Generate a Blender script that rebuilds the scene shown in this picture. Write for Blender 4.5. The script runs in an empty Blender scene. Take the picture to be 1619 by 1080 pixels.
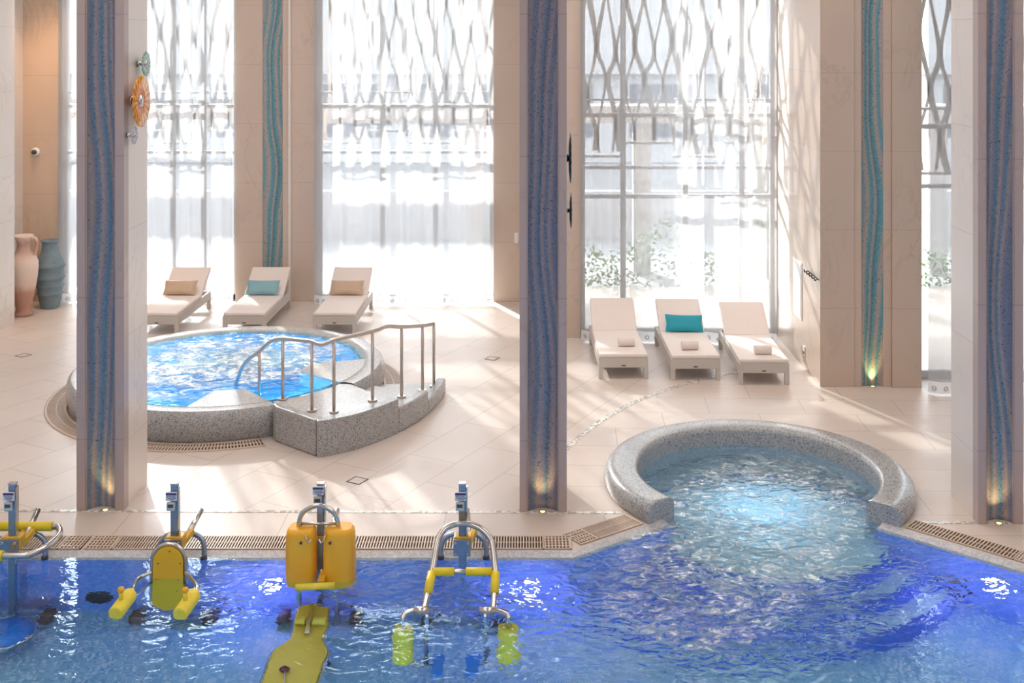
import bpy, bmesh, math, random
from mathutils import Vector, Matrix
from mathutils.geometry import tessellate_polygon

random.seed(7)
sc = bpy.context.scene
COL = sc.collection
PI = math.pi

# ------------------------------------------------------------------ camera
F, H = 1820.0, 4.67            # focal length in pixels, camera height
PX0, PY0 = 830.0, 60.0         # principal point of the level, shifted lens
cam = bpy.data.cameras.new('camera')
cam.sensor_fit = 'HORIZONTAL'
cam.sensor_width = 36.0
cam.lens = 36.0 * F / 1619.0
cam.shift_x = -(PX0 - 809.5) / 1619.0
cam.shift_y = -(540.0 - PY0) / 1619.0
cam.clip_end = 400
camo = bpy.data.objects.new('camera', cam)
COL.objects.link(camo)
camo.location = (0, 0, H)
camo.rotation_euler = (PI / 2, 0, 0)
sc.camera = camo

# ------------------------------------------------------------------ world, sun, exposure
sc.view_settings.view_transform = 'Standard'
sc.view_settings.look = 'None'
sc.view_settings.gamma = 1.0
sc.view_settings.use_curve_mapping = False
sc.view_settings.exposure = 0.33
sc.cycles.max_bounces = 14
sc.cycles.diffuse_bounces = 5
sc.cycles.glossy_bounces = 4
sc.cycles.transmission_bounces = 8
sc.cycles.transparent_max_bounces = 24
sc.cycles.sample_clamp_indirect = 6.0
sc.cycles.caustics_reflective = False
sc.cycles.caustics_refractive = True

world = bpy.data.worlds.new('world')
sc.world = world
world.use_nodes = True
bg = world.node_tree.nodes['Background']
bg.inputs['Color'].default_value = (0.88, 0.94, 1.0, 1)
bg.inputs['Strength'].default_value = 1.0
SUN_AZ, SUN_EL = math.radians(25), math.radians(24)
def sky():
    """hazy bright sky: pale at the horizon, glowing broadly around the sun"""
    t = world.node_tree
    def nd(typ, **kw):
        n = t.nodes.new(typ)
        for k, v in kw.items(): setattr(n, k, v)
        return n
    def mth(op, a, b=None):
        n = nd('ShaderNodeMath', operation=op)
        for i, x in enumerate((a, b)):
            if x is None: continue
            if isinstance(x, (int, float)): n.inputs[i].default_value = x
            else: t.links.new(x, n.inputs[i])
        return n.outputs[0]
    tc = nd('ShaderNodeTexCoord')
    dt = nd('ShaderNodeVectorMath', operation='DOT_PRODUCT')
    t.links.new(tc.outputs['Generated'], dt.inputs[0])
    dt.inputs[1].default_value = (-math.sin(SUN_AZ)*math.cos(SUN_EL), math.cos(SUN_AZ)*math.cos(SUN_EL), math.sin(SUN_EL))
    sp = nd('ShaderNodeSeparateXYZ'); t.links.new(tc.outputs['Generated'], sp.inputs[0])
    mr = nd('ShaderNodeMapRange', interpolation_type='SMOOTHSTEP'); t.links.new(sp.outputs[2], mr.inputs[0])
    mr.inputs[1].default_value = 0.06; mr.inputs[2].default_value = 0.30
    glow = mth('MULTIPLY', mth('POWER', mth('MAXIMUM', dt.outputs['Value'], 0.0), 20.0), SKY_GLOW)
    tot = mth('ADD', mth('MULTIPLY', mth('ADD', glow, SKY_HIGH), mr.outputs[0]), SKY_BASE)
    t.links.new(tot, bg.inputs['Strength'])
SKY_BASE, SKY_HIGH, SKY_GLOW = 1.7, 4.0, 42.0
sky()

def lamp(name, kind, loc, energy, color=(1, 1, 1), rot=(0, 0, 0), **kw):
    l = bpy.data.lights.new(name, kind)
    l.energy = energy
    l.color = color
    for k, v in kw.items():
        setattr(l, k, v)
    o = bpy.data.objects.new(name, l)
    o.location = loc
    o.rotation_euler = rot
    COL.objects.link(o)
    return o

sd = Vector((math.sin(SUN_AZ) * math.cos(SUN_EL), -math.cos(SUN_AZ) * math.cos(SUN_EL), -math.sin(SUN_EL)))
sun = lamp('sun', 'SUN', (-8, 40, 20), 13.0, (1.0, 0.94, 0.88), angle=math.radians(1.3))
sun.rotation_euler = sd.to_track_quat('-Z', 'Y').to_euler()

# ceiling lighting of the hall (warm panels high above the frame)
for (x, y, e, sx, sy) in ((-5.0, 9.0, 110, 5, 5), (4.5, 9.0, 110, 5, 5), (-5.0, 2.0, 180, 5, 5), (4.5, 2.0, 180, 5, 5),
                          (-4.0, 15.5, 175, 6, 4), (2.0, 14.5, 140, 4, 3)):
    lamp('ceiling_panel_light', 'AREA', (x, y, 8.3), e, (1.0, 0.88, 0.80), shape='RECTANGLE', size=sx, size_y=sy)
lamp('niche_downlight', 'SPOT', (-8.2, 19.3, 6.5), 260, (1.0, 0.62, 0.34), (0.12, 0, 0), spot_size=1.2, spot_blend=0.8, shadow_soft_size=0.15)

# ------------------------------------------------------------------ projection helpers
WZ = -0.030                    # water level of the pool
def P(px, py, z=0.0):
    Y = F * (H - z) / (py - PY0)
    return Vector(((px - PX0) * Y / F, Y, z))
def PY(px, py, Y):
    return Vector(((px - PX0) * Y / F, Y, H - (py - PY0) * Y / F))
def _refr(px, py, n=1.333):
    d = Vector(((px - PX0) / F, 1.0, -(py - PY0) / F)).normalized()
    w = P(px, py, WZ)
    ci = -d.z
    ct = math.sqrt(1 - (1 - ci * ci) / (n * n))
    t = d / n + Vector((0, 0, ci / n - ct))
    return w, t
def WY(px, py, Y):             # seen through the water, on the plane at depth Y
    w, t = _refr(px, py)
    k = (Y - w.y) / t.y
    return w + t * k
def WZp(px, py, z):            # seen through the water, at height z
    w, t = _refr(px, py)
    return w + t * ((z - w.z) / t.z)

# ------------------------------------------------------------------ tags
def tag(o, label=None, cat=None, group=None, kind=None):
    if label: o['label'] = label
    if cat: o['category'] = cat
    if group: o['group'] = group
    if kind: o['kind'] = kind
    return o
def empty(name, loc, label=None, cat=None, group=None, rz=0.0):
    o = bpy.data.objects.new(name, None)
    o.empty_display_size = 0.1
    COL.objects.link(o)
    o.location = loc
    o.rotation_euler = (0, 0, rz)
    return tag(o, label, cat, group)
def copy_tree(o, parent=None):
    c = o.copy()
    COL.objects.link(c)
    c.parent = parent
    for ch in list(o.children):
        copy_tree(ch, c)
    return c

# ------------------------------------------------------------------ mesh builder
class MB:
    def __init__(s):
        s.v, s.f, s.m, s.sm = [], [], [], []
        s.mi, s.smooth = 0, False
    def add(s, vs, fs):
        b = len(s.v)
        s.v += [tuple(p) for p in vs]
        for f in fs:
            s.f.append(tuple(b + i for i in f)); s.m.append(s.mi); s.sm.append(s.smooth)
        return s
    def box(s, a, b, M=None):
        (x0, y0, z0), (x1, y1, z1) = a, b
        vs = [Vector(p) for p in ((x0,y0,z0),(x1,y0,z0),(x1,y1,z0),(x0,y1,z0),(x0,y0,z1),(x1,y0,z1),(x1,y1,z1),(x0,y1,z1))]
        if M: vs = [M @ p for p in vs]
        return s.add(vs, [(0,3,2,1),(4,5,6,7),(0,1,5,4),(1,2,6,5),(2,3,7,6),(3,0,4,7)])
    def bar(s, a, b, w, h, up=(0, 0, 1)):
        a, b = Vector(a), Vector(b)
        d = b - a
        L = d.length; d.normalize()
        u = Vector(up)
        if abs(d.dot(u)) > 0.98: u = Vector((0, 1, 0))
        r = d.cross(u).normalized(); u = r.cross(d)
        M = Matrix((( r.x, d.x, u.x, a.x), (r.y, d.y, u.y, a.y), (r.z, d.z, u.z, a.z), (0,0,0,1)))
        return s.box((-w/2, 0, -h/2), (w/2, L, h/2), M)
    def tube(s, pts, r, n=10, closed=False, cap=True):
        pts = [Vector(p) for p in pts]
        N = len(pts)
        rs = r if isinstance(r, (list, tuple)) else [r] * N
        ring = []
        prev = None
        for i in range(N):
            if closed: t = pts[(i+1) % N] - pts[i-1]
            else: t = pts[min(i+1, N-1)] - pts[max(i-1, 0)]
            if t.length < 1e-9: t = Vector((0,0,1))
            t.normalize()
            if prev is None:
                u = Vector((0,0,1)) if abs(t.z) < 0.9 else Vector((1,0,0))
            else: u = prev
            u = (u - t * u.dot(t)).normalized()
            prev = u
            w = t.cross(u)
            ring.append([pts[i] + (u * math.cos(2*PI*k/n) + w * math.sin(2*PI*k/n)) * rs[i] for k in range(n)])
        vs = [p for q in ring for p in q]
        fs = []
        for i in range(N if closed else N - 1):
            j = (i + 1) % N
            for k in range(n):
                l = (k + 1) % n
                fs.append((i*n+k, i*n+l, j*n+l, j*n+k))
        sm = s.smooth; s.smooth = True
        b = len(s.v)
        s.add(vs, fs)
        s.smooth = sm
        if cap and not closed:
            s.f.append(tuple(b + k for k in reversed(range(n)))); s.m.append(s.mi); s.sm.append(False)
            s.f.append(tuple(b + (N-1)*n + k for k in range(n))); s.m.append(s.mi); s.sm.append(False)
        return s
    def cyl(s, a, b, r, n=16): return s.tube([a, b], r, n)
    def lathe(s, prof, c=(0,0,0), n=48, a0=0.0, a1=2*PI, M=None, ends=True):
        c = Vector(c)
        full = abs(a1 - a0 - 2*PI) < 1e-6
        cnt = n if full else n + 1
        vs = []
        for i in range(cnt):
            a = a0 + (a1 - a0) * i / n
            for (r, z) in prof:
                p = Vector((r * math.cos(a), r * math.sin(a), z))
                if M: p = M @ p
                vs.append(p + c)
        m = len(prof); fs = []
        for i in range(n):
            j = (i + 1) % cnt
            for k in range(m - 1):
                fs.append((i*m+k, j*m+k, j*m+k+1, i*m+k+1))
        sm = s.smooth; s.smooth = True
        b = len(s.v)
        s.add(vs, fs)
        s.smooth = sm
        if not full and ends:
            s.f.append(tuple(b + k for k in range(m))); s.m.append(s.mi); s.sm.append(False)
            s.f.append(tuple(b + (cnt-1)*m + k for k in reversed(range(m)))); s.m.append(s.mi); s.sm.append(False)
        return s
    def disc(s, c, r, n=48, up=1):
        c = Vector(c)
        return s.add([c + Vector((r*math.cos(2*PI*k/n), r*math.sin(2*PI*k/n), 0)) for k in range(n)],
                     [tuple(range(n)) if up > 0 else tuple(reversed(range(n)))])
    def flat(s, pts, z, holes=()):
        loops = [[Vector((p[0], p[1], 0)) for p in L] for L in (pts, *holes)]
        tri = tessellate_polygon(loops)
        allp = [p for L in loops for p in L]
        fs = []
        for (a, b, c) in tri:
            pa, pb, pc = allp[a], allp[b], allp[c]
            if (pb - pa).cross(pc - pa).z < 0: a, c = c, a
            fs.append((a, b, c))
        return s.add([(p.x, p.y, z) for p in allp], fs)
    def prism(s, pts, z0, z1, M=None):
        n = len(pts)
        area = sum(pts[i][0]*pts[(i+1)%n][1] - pts[(i+1)%n][0]*pts[i][1] for i in range(n))
        if area < 0: pts = list(reversed(pts))
        zs0 = z0 if isinstance(z0, (list, tuple)) else [z0]*n
        zs1 = z1 if isinstance(z1, (list, tuple)) else [z1]*n
        vs = [Vector((p[0], p[1], z)) for p, z in zip(pts, zs0)] + [Vector((p[0], p[1], z)) for p, z in zip(pts, zs1)]
        tri = tessellate_polygon([[Vector((p[0], p[1], 0)) for p in pts]])
        fs = []
        for (a, b, c) in tri:
            pa, pb, pc = (Vector((*pts[i][:2], 0)) for i in (a, b, c))
            if (pb - pa).cross(pc - pa).z < 0: a, c = c, a
            fs.append((a + n, b + n, c + n)); fs.append((c, b, a))
        for i in range(n):
            j = (i + 1) % n
            fs.append((i, j, j + n, i + n))
        if M: vs = [M @ p for p in vs]
        return s.add(vs, fs)
    def wallstrip(s, pts, z0, z1, flip=False):
        vs = [(p[0], p[1], z0) for p in pts] + [(p[0], p[1], z1) for p in pts]
        n = len(pts)
        fs = [(i, i+1, n+i+1, n+i) for i in range(n-1)]
        if flip: fs = [tuple(reversed(f)) for f in fs]
        return s.add(vs, fs)
    def build(s, name, mats, parent=None, bevel=0.0, origin=None, seg=2):
        me = bpy.data.meshes.new(name)
        vs = s.v
        off = Vector((0, 0, 0))
        if parent is not None:
            off = parent_origin(parent)
        me.from_pydata([(v[0]-off.x, v[1]-off.y, v[2]-off.z) for v in vs], [], s.f)
        if not isinstance(mats, (list, tuple)): mats = [mats]
        for m in mats: me.materials.append(m)
        for p, mi, sm in zip(me.polygons, s.m, s.sm):
            p.material_index = mi; p.use_smooth = sm
        me.update()
        o = bpy.data.objects.new(name, me)
        COL.objects.link(o)
        if parent is not None: o.parent = parent
        if bevel > 0:
            md = o.modifiers.new('bevel', 'BEVEL')
            md.width = bevel; md.segments = seg; md.limit_method = 'ANGLE'; md.angle_limit = math.radians(35)
        return o
def parent_origin(o):
    p = Vector((0, 0, 0))
    while o is not None:
        p += o.location
        o = o.parent
    return p
def spline(pts, n=8, closed=False):
    pts = [Vector(p) for p in pts]
    N = len(pts); out = []
    for i in range(N if closed else N - 1):
        if closed: p0, p1, p2, p3 = pts[i-1], pts[i], pts[(i+1) % N], pts[(i+2) % N]
        else: p0, p1, p2, p3 = pts[max(i-1, 0)], pts[i], pts[i+1], pts[min(i+2, N-1)]
        for k in range(n):
            t = k / n
            out.append(0.5 * ((2*p1) + (p2-p0)*t + (2*p0-5*p1+4*p2-p3)*t*t + (3*p1-p0-3*p2+p3)*t**3))
    if not closed: out.append(pts[-1])
    return out

# ------------------------------------------------------------------ materials
class NT:
    def __init__(s, name):
        s.m = bpy.data.materials.new(name); s.m.use_nodes = True
        s.t = s.m.node_tree; s.t.nodes.clear()
        s.out = s.t.nodes.new('ShaderNodeOutputMaterial')
        s.co = None
    def n(s, typ, **kw):
        nd = s.t.nodes.new(typ)
        for k, v in kw.items():
            if k.startswith('i_'): nd.inputs[k[2:].replace('_', ' ')].default_value = v
            else: setattr(nd, k, v)
        return nd
    def l(s, a, b): s.t.links.new(a, b); return b
    def obj(s):
        if s.co is None: s.co = s.n('ShaderNodeTexCoord').outputs['Object']
        return s.co
    def geo(s): return s.n('ShaderNodeNewGeometry').outputs['Position']
    def math(s, op, a, b=None, c=None):
        nd = s.n('ShaderNodeMath', operation=op)
        for i, x in enumerate((a, b, c)):
            if x is None: continue
            if isinstance(x, (int, float)): nd.inputs[i].default_value = x
            else: s.l(x, nd.inputs[i])
        return nd.outputs[0]
    def mapping(s, v, scale=(1,1,1), rot=(0,0,0), loc=(0,0,0)):
        nd = s.n('ShaderNodeMapping')
        nd.inputs['Scale'].default_value = scale; nd.inputs['Rotation'].default_value = rot; nd.inputs['Location'].default_value = loc
        s.l(v, nd.inputs['Vector']); return nd.outputs[0]
    def noise(s, v, scale, detail=3, rough=0.5, dist=0.0):
        nd = s.n('ShaderNodeTexNoise'); nd.inputs['Scale'].default_value = scale
        nd.inputs['Detail'].default_value = detail; nd.inputs['Roughness'].default_value = rough; nd.inputs['Distortion'].default_value = dist
        s.l(v, nd.inputs['Vector']); return nd.outputs['Fac']
    def ramp(s, f, stops, interp='LINEAR'):
        nd = s.n('ShaderNodeValToRGB'); cr = nd.color_ramp; cr.interpolation = interp
        while len(cr.elements) < len(stops): cr.elements.new(0.5)
        for e, (p, c) in zip(cr.elements, stops):
            e.position = p; e.color = (*c, 1) if len(c) == 3 else c
        s.l(f, nd.inputs[0]); return nd.outputs[0]
    def mix(s, f, a, b, mode='MIX'):
        nd = s.n('ShaderNodeMix', data_type='RGBA', blend_type=mode)
        for i, x in ((0, f), (6, a), (7, b)):
            if isinstance(x, (int, float)): nd.inputs[i].default_value = x
            elif isinstance(x, (tuple, list)): nd.inputs[i].default_value = (*x, 1) if len(x) == 3 else x
            else: s.l(x, nd.inputs[i])
        return nd.outputs[2]
    def bump(s, h, strength=0.3, dist=0.02):
        nd = s.n('ShaderNodeBump'); nd.inputs['Strength'].default_value = strength; nd.inputs['Distance'].default_value = dist
        s.l(h, nd.inputs['Height']); return nd.outputs[0]
    def bsdf(s, col, rough=0.5, metal=0.0, spec=0.5, normal=None, **kw):
        b = s.n('ShaderNodeBsdfPrincipled')
        if isinstance(col, (tuple, list)): b.inputs['Base Color'].default_value = (*col, 1)
        else: s.l(col, b.inputs['Base Color'])
        b.inputs['Metallic'].default_value = metal
        if isinstance(rough, (int, float)): b.inputs['Roughness'].default_value = rough
        else: s.l(rough, b.inputs['Roughness'])
        b.inputs['Specular IOR Level'].default_value = spec
        if normal is not None: s.l(normal, b.inputs['Normal'])
        for k, v in kw.items(): b.inputs[k.replace('_', ' ')].default_value = v
        return b.outputs[0]
    def done(s, sh):
        s.l(sh, s.out.inputs['Surface']); return s.m

def plain(name, col, rough=0.5, metal=0.0, spec=0.5, var=0.0, scale=6.0, bump=0.0, bscale=80.0):
    t = NT(name)
    c = col
    if var > 0:
        f = t.noise(t.obj(), scale, 4)
        c = t.mix(f, tuple(x * (1 - var) for x in col), tuple(min(1, x * (1 + var)) for x in col))
    nrm = t.bump(t.noise(t.obj(), bscale, 2), bump, 0.004) if bump > 0 else None
    return t.done(t.bsdf(c, rough, metal, spec, nrm))

def emit(name, col, strength):
    t = NT(name)
    e = t.n('ShaderNodeEmission'); e.inputs[0].default_value = (*col, 1); e.inputs[1].default_value = strength
    return t.done(e.outputs[0])

def marble(name, base, vein, joint_h=1.05, zoff=0.0, rough=0.28):
    t = NT(name)
    g = t.geo()
    w = t.noise(t.mapping(g, (1, 1, 0.55), (0.3, 0.5, 0.2)), 1.6, 6, 0.62, 1.2)
    v = t.math('ABSOLUTE', t.math('SUBTRACT', w, 0.5))
    vm = t.ramp(v, [(0.0, (1, 1, 1)), (0.010, (0.55, 0.55, 0.55)), (0.03, (0, 0, 0))])
    mask = t.ramp(t.noise(g, 0.8, 2), [(0.46, (0, 0, 0)), (0.62, (1, 1, 1))])
    vm2 = t.mix(1.0, vm, mask, 'MULTIPLY')
    cloud = t.noise(g, 2.2, 5)
    c = t.mix(cloud, tuple(x * 0.93 for x in base), base)
    c = t.mix(t.math('MULTIPLY', t.math('MULTIPLY', vm2, 1.0), 0.38), c, vein)
    sep = t.n('ShaderNodeSeparateXYZ'); t.l(g, sep.inputs[0])
    fr = t.math('FRACT', t.math('DIVIDE', t.math('ADD', sep.outputs[2], zoff), joint_h))
    jm = t.math('LESS_THAN', fr, 0.007)
    c = t.mix(t.math('MULTIPLY', jm, 0.45), c, tuple(x * 0.45 for x in base))
    return t.done(t.bsdf(c, rough, 0, 0.4))

def tiles(name, rot, w=1.2, h=0.6, base=(0.70, 0.60, 0.52)):
    t = NT(name)
    g = t.geo()
    m = t.mapping(g, (1, 1, 1), (0, 0, -rot))
    b = t.n('ShaderNodeTexBrick')
    b.offset = 0.5; b.squash = 1.0
    b.inputs['Scale'].default_value = 1.0
    b.inputs['Brick Width'].default_value = w; b.inputs['Row Height'].default_value = h
    b.inputs['Mortar Size'].default_value = 0.005; b.inputs['Mortar Smooth'].default_value = 0.1
    b.inputs['Color1'].default_value = (*[x * 0.97 for x in base], 1)
    b.inputs['Color2'].default_value = (*[min(1, x * 1.03) for x in base], 1)
    b.inputs['Mortar'].default_value = (*[x * 0.55 for x in base], 1)
    t.l(m, b.inputs['Vector'])
    cl = t.noise(g, 1.7, 6, 0.6)
    c = t.mix(t.math('MULTIPLY', cl, 0.5), b.outputs['Color'], tuple(x * 0.80 for x in base))
    ro = t.ramp(t.noise(g, 3.0, 4), [(0.3, (0.30,)*3), (0.7, (0.42,)*3)])
    return t.done(t.bsdf(c, ro, 0, 0.45))

def tesserae(name, cols, size=0.022, rough=0.25, grout=(0.5, 0.5, 0.5), bump=0.0, patch=None, spec=0.5, gw=0.10):
    """small square mosaic: every tile its own colour"""
    t = NT(name)
    g = t.geo()
    off = t.n('ShaderNodeVectorMath', operation='ADD'); off.inputs[1].default_value = (0.0031, 0.0047, 0.0043)
    t.l(g, off.inputs[0])
    sn = t.n('ShaderNodeVectorMath', operation='SNAP'); sn.inputs[1].default_value = (size,) * 3
    t.l(off.outputs[0], sn.inputs[0])
    wn = t.n('ShaderNodeTexWhiteNoise', noise_dimensions='3D'); t.l(sn.outputs[0], wn.inputs['Vector'])
    n = len(cols)
    c = t.ramp(wn.outputs['Value'], [(i / n, k) for i, k in enumerate(cols)], 'CONSTANT')
    if patch:
        pn = t.ramp(t.noise(g, patch[1], 3), [(0.40, (0, 0, 0)), (0.62, (1, 1, 1))])
        c = t.mix(t.math('MULTIPLY', pn, patch[2]), c, patch[0])
    return t.done(t.bsdf(c, rough, 0, spec))

def pillar_mosaic(name, cols, amp, k, ph, xc, width, tile=0.014):
    """vertical wavy ribbons of coloured glass tesserae"""
    t = NT(name)
    g = t.geo()
    sn = t.n('ShaderNodeVectorMath', operation='SNAP'); sn.inputs[1].default_value = (tile,) * 3
    off = t.n('ShaderNodeVectorMath', operation='ADD'); off.inputs[1].default_value = (0.003, 0.002, 0.001)
    t.l(g, off.inputs[0]); t.l(off.outputs[0], sn.inputs[0])
    s1 = t.n('ShaderNodeSeparateXYZ'); t.l(g, s1.inputs[0])
    X, Z = s1.outputs[0], s1.outputs[2]
    u = t.math('DIVIDE', t.math('SUBTRACT', X, xc), width)          # -0.5 .. 0.5
    w1 = t.math('SINE', t.math('ADD', t.math('MULTIPLY', Z, k), ph))
    w2 = t.math('SINE', t.math('ADD', t.math('MULTIPLY', Z, k * 2.3), ph * 1.7))
    pinch = t.math('ADD', 1.0, t.math('MULTIPLY', 0.22, t.math('SINE', t.math('ADD', t.math('MULTIPLY', Z, k * 0.8), ph + 1.0))))
    wob = t.math('ADD', t.math('MULTIPLY', w1, amp), t.math('MULTIPLY', w2, amp * 0.3))
    wn = t.n('ShaderNodeTexWhiteNoise', noise_dimensions='3D'); t.l(sn.outputs[0], wn.inputs['Vector'])
    jit = t.math('MULTIPLY', t.math('SUBTRACT', wn.outputs['Value'], 0.5), 0.030)
    uu = t.math('ADD', t.math('ADD', t.math('MULTIPLY', t.math('ADD', u, wob), pinch), 0.5), jit)
    uu = t.math('ADD', t.math('MULTIPLY', uu, 0.80), 0.10)
    c = t.ramp(uu, cols)
    c = t.mix(0.20, c, t.mix(wn.outputs['Value'], (0.10, 0.11, 0.15), (0.55, 0.50, 0.48)), 'MIX')
    spk = t.math('GREATER_THAN', wn.outputs['Value'], 0.985)
    c = t.mix(t.math('MULTIPLY', spk, 0.8), c, (0.05, 0.05, 0.09))
    return t.done(t.bsdf(c, 0.3, 0, 0.5))

M = {}
M['marble'] = marble('cream_marble', (0.60, 0.49, 0.41), (0.36, 0.28, 0.22))
M['marble_white'] = marble('white_marble', (0.76, 0.71, 0.67), (0.50, 0.45, 0.41), zoff=0.4)
M['marble_warm'] = marble('warm_marble', (0.66, 0.51, 0.39), (0.40, 0.28, 0.19), zoff=0.2)
M['pillar_stone'] = marble('pillar_stone', (0.47, 0.38, 0.36), (0.33, 0.26, 0.24), joint_h=1.4, zoff=0.7)
M['tile_diag'] = tiles('deck_tile_diagonal', math.radians(62), base=(0.68, 0.60, 0.545))
M['tile_straight'] = tiles('deck_tile_straight', math.radians(-2), base=(0.67, 0.58, 0.52))
M['tile_edge'] = tiles('deck_tile_edge', 0.0, w=1.55, h=0.9, base=(0.65, 0.56, 0.50))
M['grey_mosaic'] = tesserae('grey_mosaic', [(0.18,0.19,0.20),(0.34,0.355,0.37),(0.40,0.41,0.42),(0.44,0.44,0.44),(0.32,0.33,0.33),(0.38,0.39,0.41),(0.46,0.46,0.46)], 0.010, 0.22)
M['grey_mosaic_light'] = tesserae('pale_grey_mosaic', [(0.46,0.46,0.46),(0.55,0.55,0.55),(0.62,0.61,0.60),(0.50,0.50,0.49),(0.40,0.41,0.42)], 0.013, 0.18)
M['pool_wall'] = tesserae('pool_wall_mosaic', [(0.14,0.23,0.62),(0.17,0.28,0.70),(0.15,0.25,0.66),(0.21,0.33,0.72)], 0.025, 0.3)
M['pool_floor'] = tesserae('pool_floor_mosaic', [(0.20,0.42,0.64),(0.30,0.52,0.70),(0.24,0.46,0.66),(0.48,0.66,0.78),(0.16,0.36,0.61)], 0.025, 0.3, patch=((0.18,0.46,0.56), 0.55, 0.45))
M['pool_coping'] = tesserae('coping_mosaic', [(0.46,0.47,0.50),(0.55,0.55,0.56),(0.60,0.58,0.57),(0.42,0.45,0.52)], 0.018, 0.3)
M['step_tile'] = tesserae('step_mosaic', [(0.36,0.58,0.68),(0.44,0.64,0.72),(0.50,0.68,0.74),(0.32,0.54,0.68)], 0.02, 0.3)
M['step_edge'] = tesserae('step_edge_mosaic', [(0.03,0.12,0.55),(0.05,0.16,0.60),(0.04,0.10,0.48)], 0.02, 0.3)
M['inlay'] = tesserae('inlay_mosaic', [(0.75,0.70,0.62),(0.45,0.42,0.38),(0.62,0.60,0.55),(0.80,0.78,0.74),(0.36,0.38,0.34)], 0.028, 0.2)
M['grate'] = plain('grate_plastic', (0.60, 0.48, 0.39), 0.45, var=0.04)
M['channel'] = plain('drain_channel_dark', (0.05, 0.035, 0.03), 0.7)
M['steel'] = plain('polished_steel', (0.62, 0.60, 0.58), 0.18, 1.0)
M['steel_brushed'] = plain('brushed_steel', (0.55, 0.50, 0.46), 0.3, 1.0)
M['steel_blue'] = plain('anodised_pole', (0.30, 0.36, 0.48), 0.3, 0.85)
M['yellow'] = plain('yellow_foam', (0.80, 0.60, 0.02), 0.5, var=0.05, bump=0.2)
M['orange'] = plain('orange_plastic', (0.86, 0.42, 0.015), 0.42, var=0.04)
M['amber'] = plain('amber_board', (0.84, 0.46, 0.01), 0.4, var=0.03)
M['clamp'] = plain('clamp_ochre', (0.68, 0.40, 0.03), 0.4)
M['float'] = plain('yellow_float_foam', (0.84, 0.66, 0.06), 0.7, var=0.10, scale=25, bump=0.5, bscale=60)
M['bench'] = plain('yellow_bench_pad', (0.82, 0.60, 0.05), 0.5, var=0.12, scale=5)
M['black'] = plain('black_rubber', (0.035, 0.02, 0.025), 0.5)
M['dark'] = plain('dark_plastic', (0.05, 0.05, 0.06), 0.4)
M['lcd'] = plain('lcd_screen', (0.06, 0.09, 0.10), 0.15)
M['case'] = plain('counter_case', (0.50, 0.52, 0.55), 0.4)
M['label_white'] = plain('label_white', (0.72, 0.74, 0.80), 0.4)
M['label_navy'] = plain('label_navy', (0.05, 0.05, 0.18), 0.4)
M['blue_plate'] = plain('blue_platform', (0.004, 0.21, 0.74), 0.35, var=0.05)
M['red'] = plain('dark_red_knob', (0.16, 0.012, 0.02), 0.3)
M['mattress'] = plain('mattress_fabric', (0.80, 0.73, 0.695), 0.85, var=0.03, scale=9, bump=0.25, bscale=200)
M['towel'] = plain('towel_terry', (0.82, 0.74, 0.70), 0.95, var=0.04, scale=30, bump=0.8, bscale=140)
M['cushion_beige'] = plain('beige_velvet', (0.56, 0.42, 0.31), 0.75, var=0.08, scale=7)
M['cushion_blue'] = plain('dusty_blue_velvet', (0.24, 0.44, 0.50), 0.75, var=0.08, scale=7)
M['cushion_teal'] = plain('teal_velvet', (0.015, 0.34, 0.44), 0.65, var=0.10, scale=7)
M['white_paint'] = plain('white_paint', (0.80, 0.80, 0.80), 0.4)
M['frame_grey'] = plain('window_frame_grey', (0.74, 0.75, 0.77), 0.4)
M['frame_white'] = plain('window_frame_white', (0.78, 0.78, 0.80), 0.4)
M['screen'] = plain('facade_screen_paint', (0.84, 0.80, 0.77), 0.6)
M['ceiling'] = plain('ceiling_paint', (0.78, 0.72, 0.66), 0.8)
M['paving'] = plain('pale_paving', (0.36, 0.36, 0.37), 0.8, var=0.08, scale=2)
M['render'] = plain('white_render', (0.60, 0.60, 0.62), 0.8)
M['glassdark'] = plain('dark_window_glass', (0.20, 0.22, 0.26), 0.15)
M['slab'] = plain('concrete_band', (0.58, 0.58, 0.60), 0.8)
M['leaf'] = plain('hedge_leaves', (0.12, 0.22, 0.08), 0.7, var=0.4, scale=12)
M['terracotta'] = None

def wicker():
    t = NT('white_wicker')
    g = t.obj()
    w = t.n('ShaderNodeTexWave', wave_type='BANDS', bands_direction='X'); w.inputs['Scale'].default_value = 26; t.l(g, w.inputs['Vector'])
    w2 = t.n('ShaderNodeTexWave', wave_type='BANDS', bands_direction='Z'); w2.inputs['Scale'].default_value = 20; t.l(g, w2.inputs['Vector'])
    w3 = t.n('ShaderNodeTexWave', wave_type='BANDS', bands_direction='Y'); w3.inputs['Scale'].default_value = 26; t.l(g, w3.inputs['Vector'])
    h = t.math('MULTIPLY', t.math('MAXIMUM', w.outputs['Fac'], w3.outputs['Fac']), t.math('ADD', t.math('MULTIPLY', w2.outputs['Fac'], 0.4), 0.6))
    c = t.mix(h, (0.50, 0.47, 0.44), (0.70, 0.66, 0.63))
    return t.done(t.bsdf(c, 0.55, 0, 0.4, t.bump(h, 0.4, 0.004)))
M['wicker'] = wicker()

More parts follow.
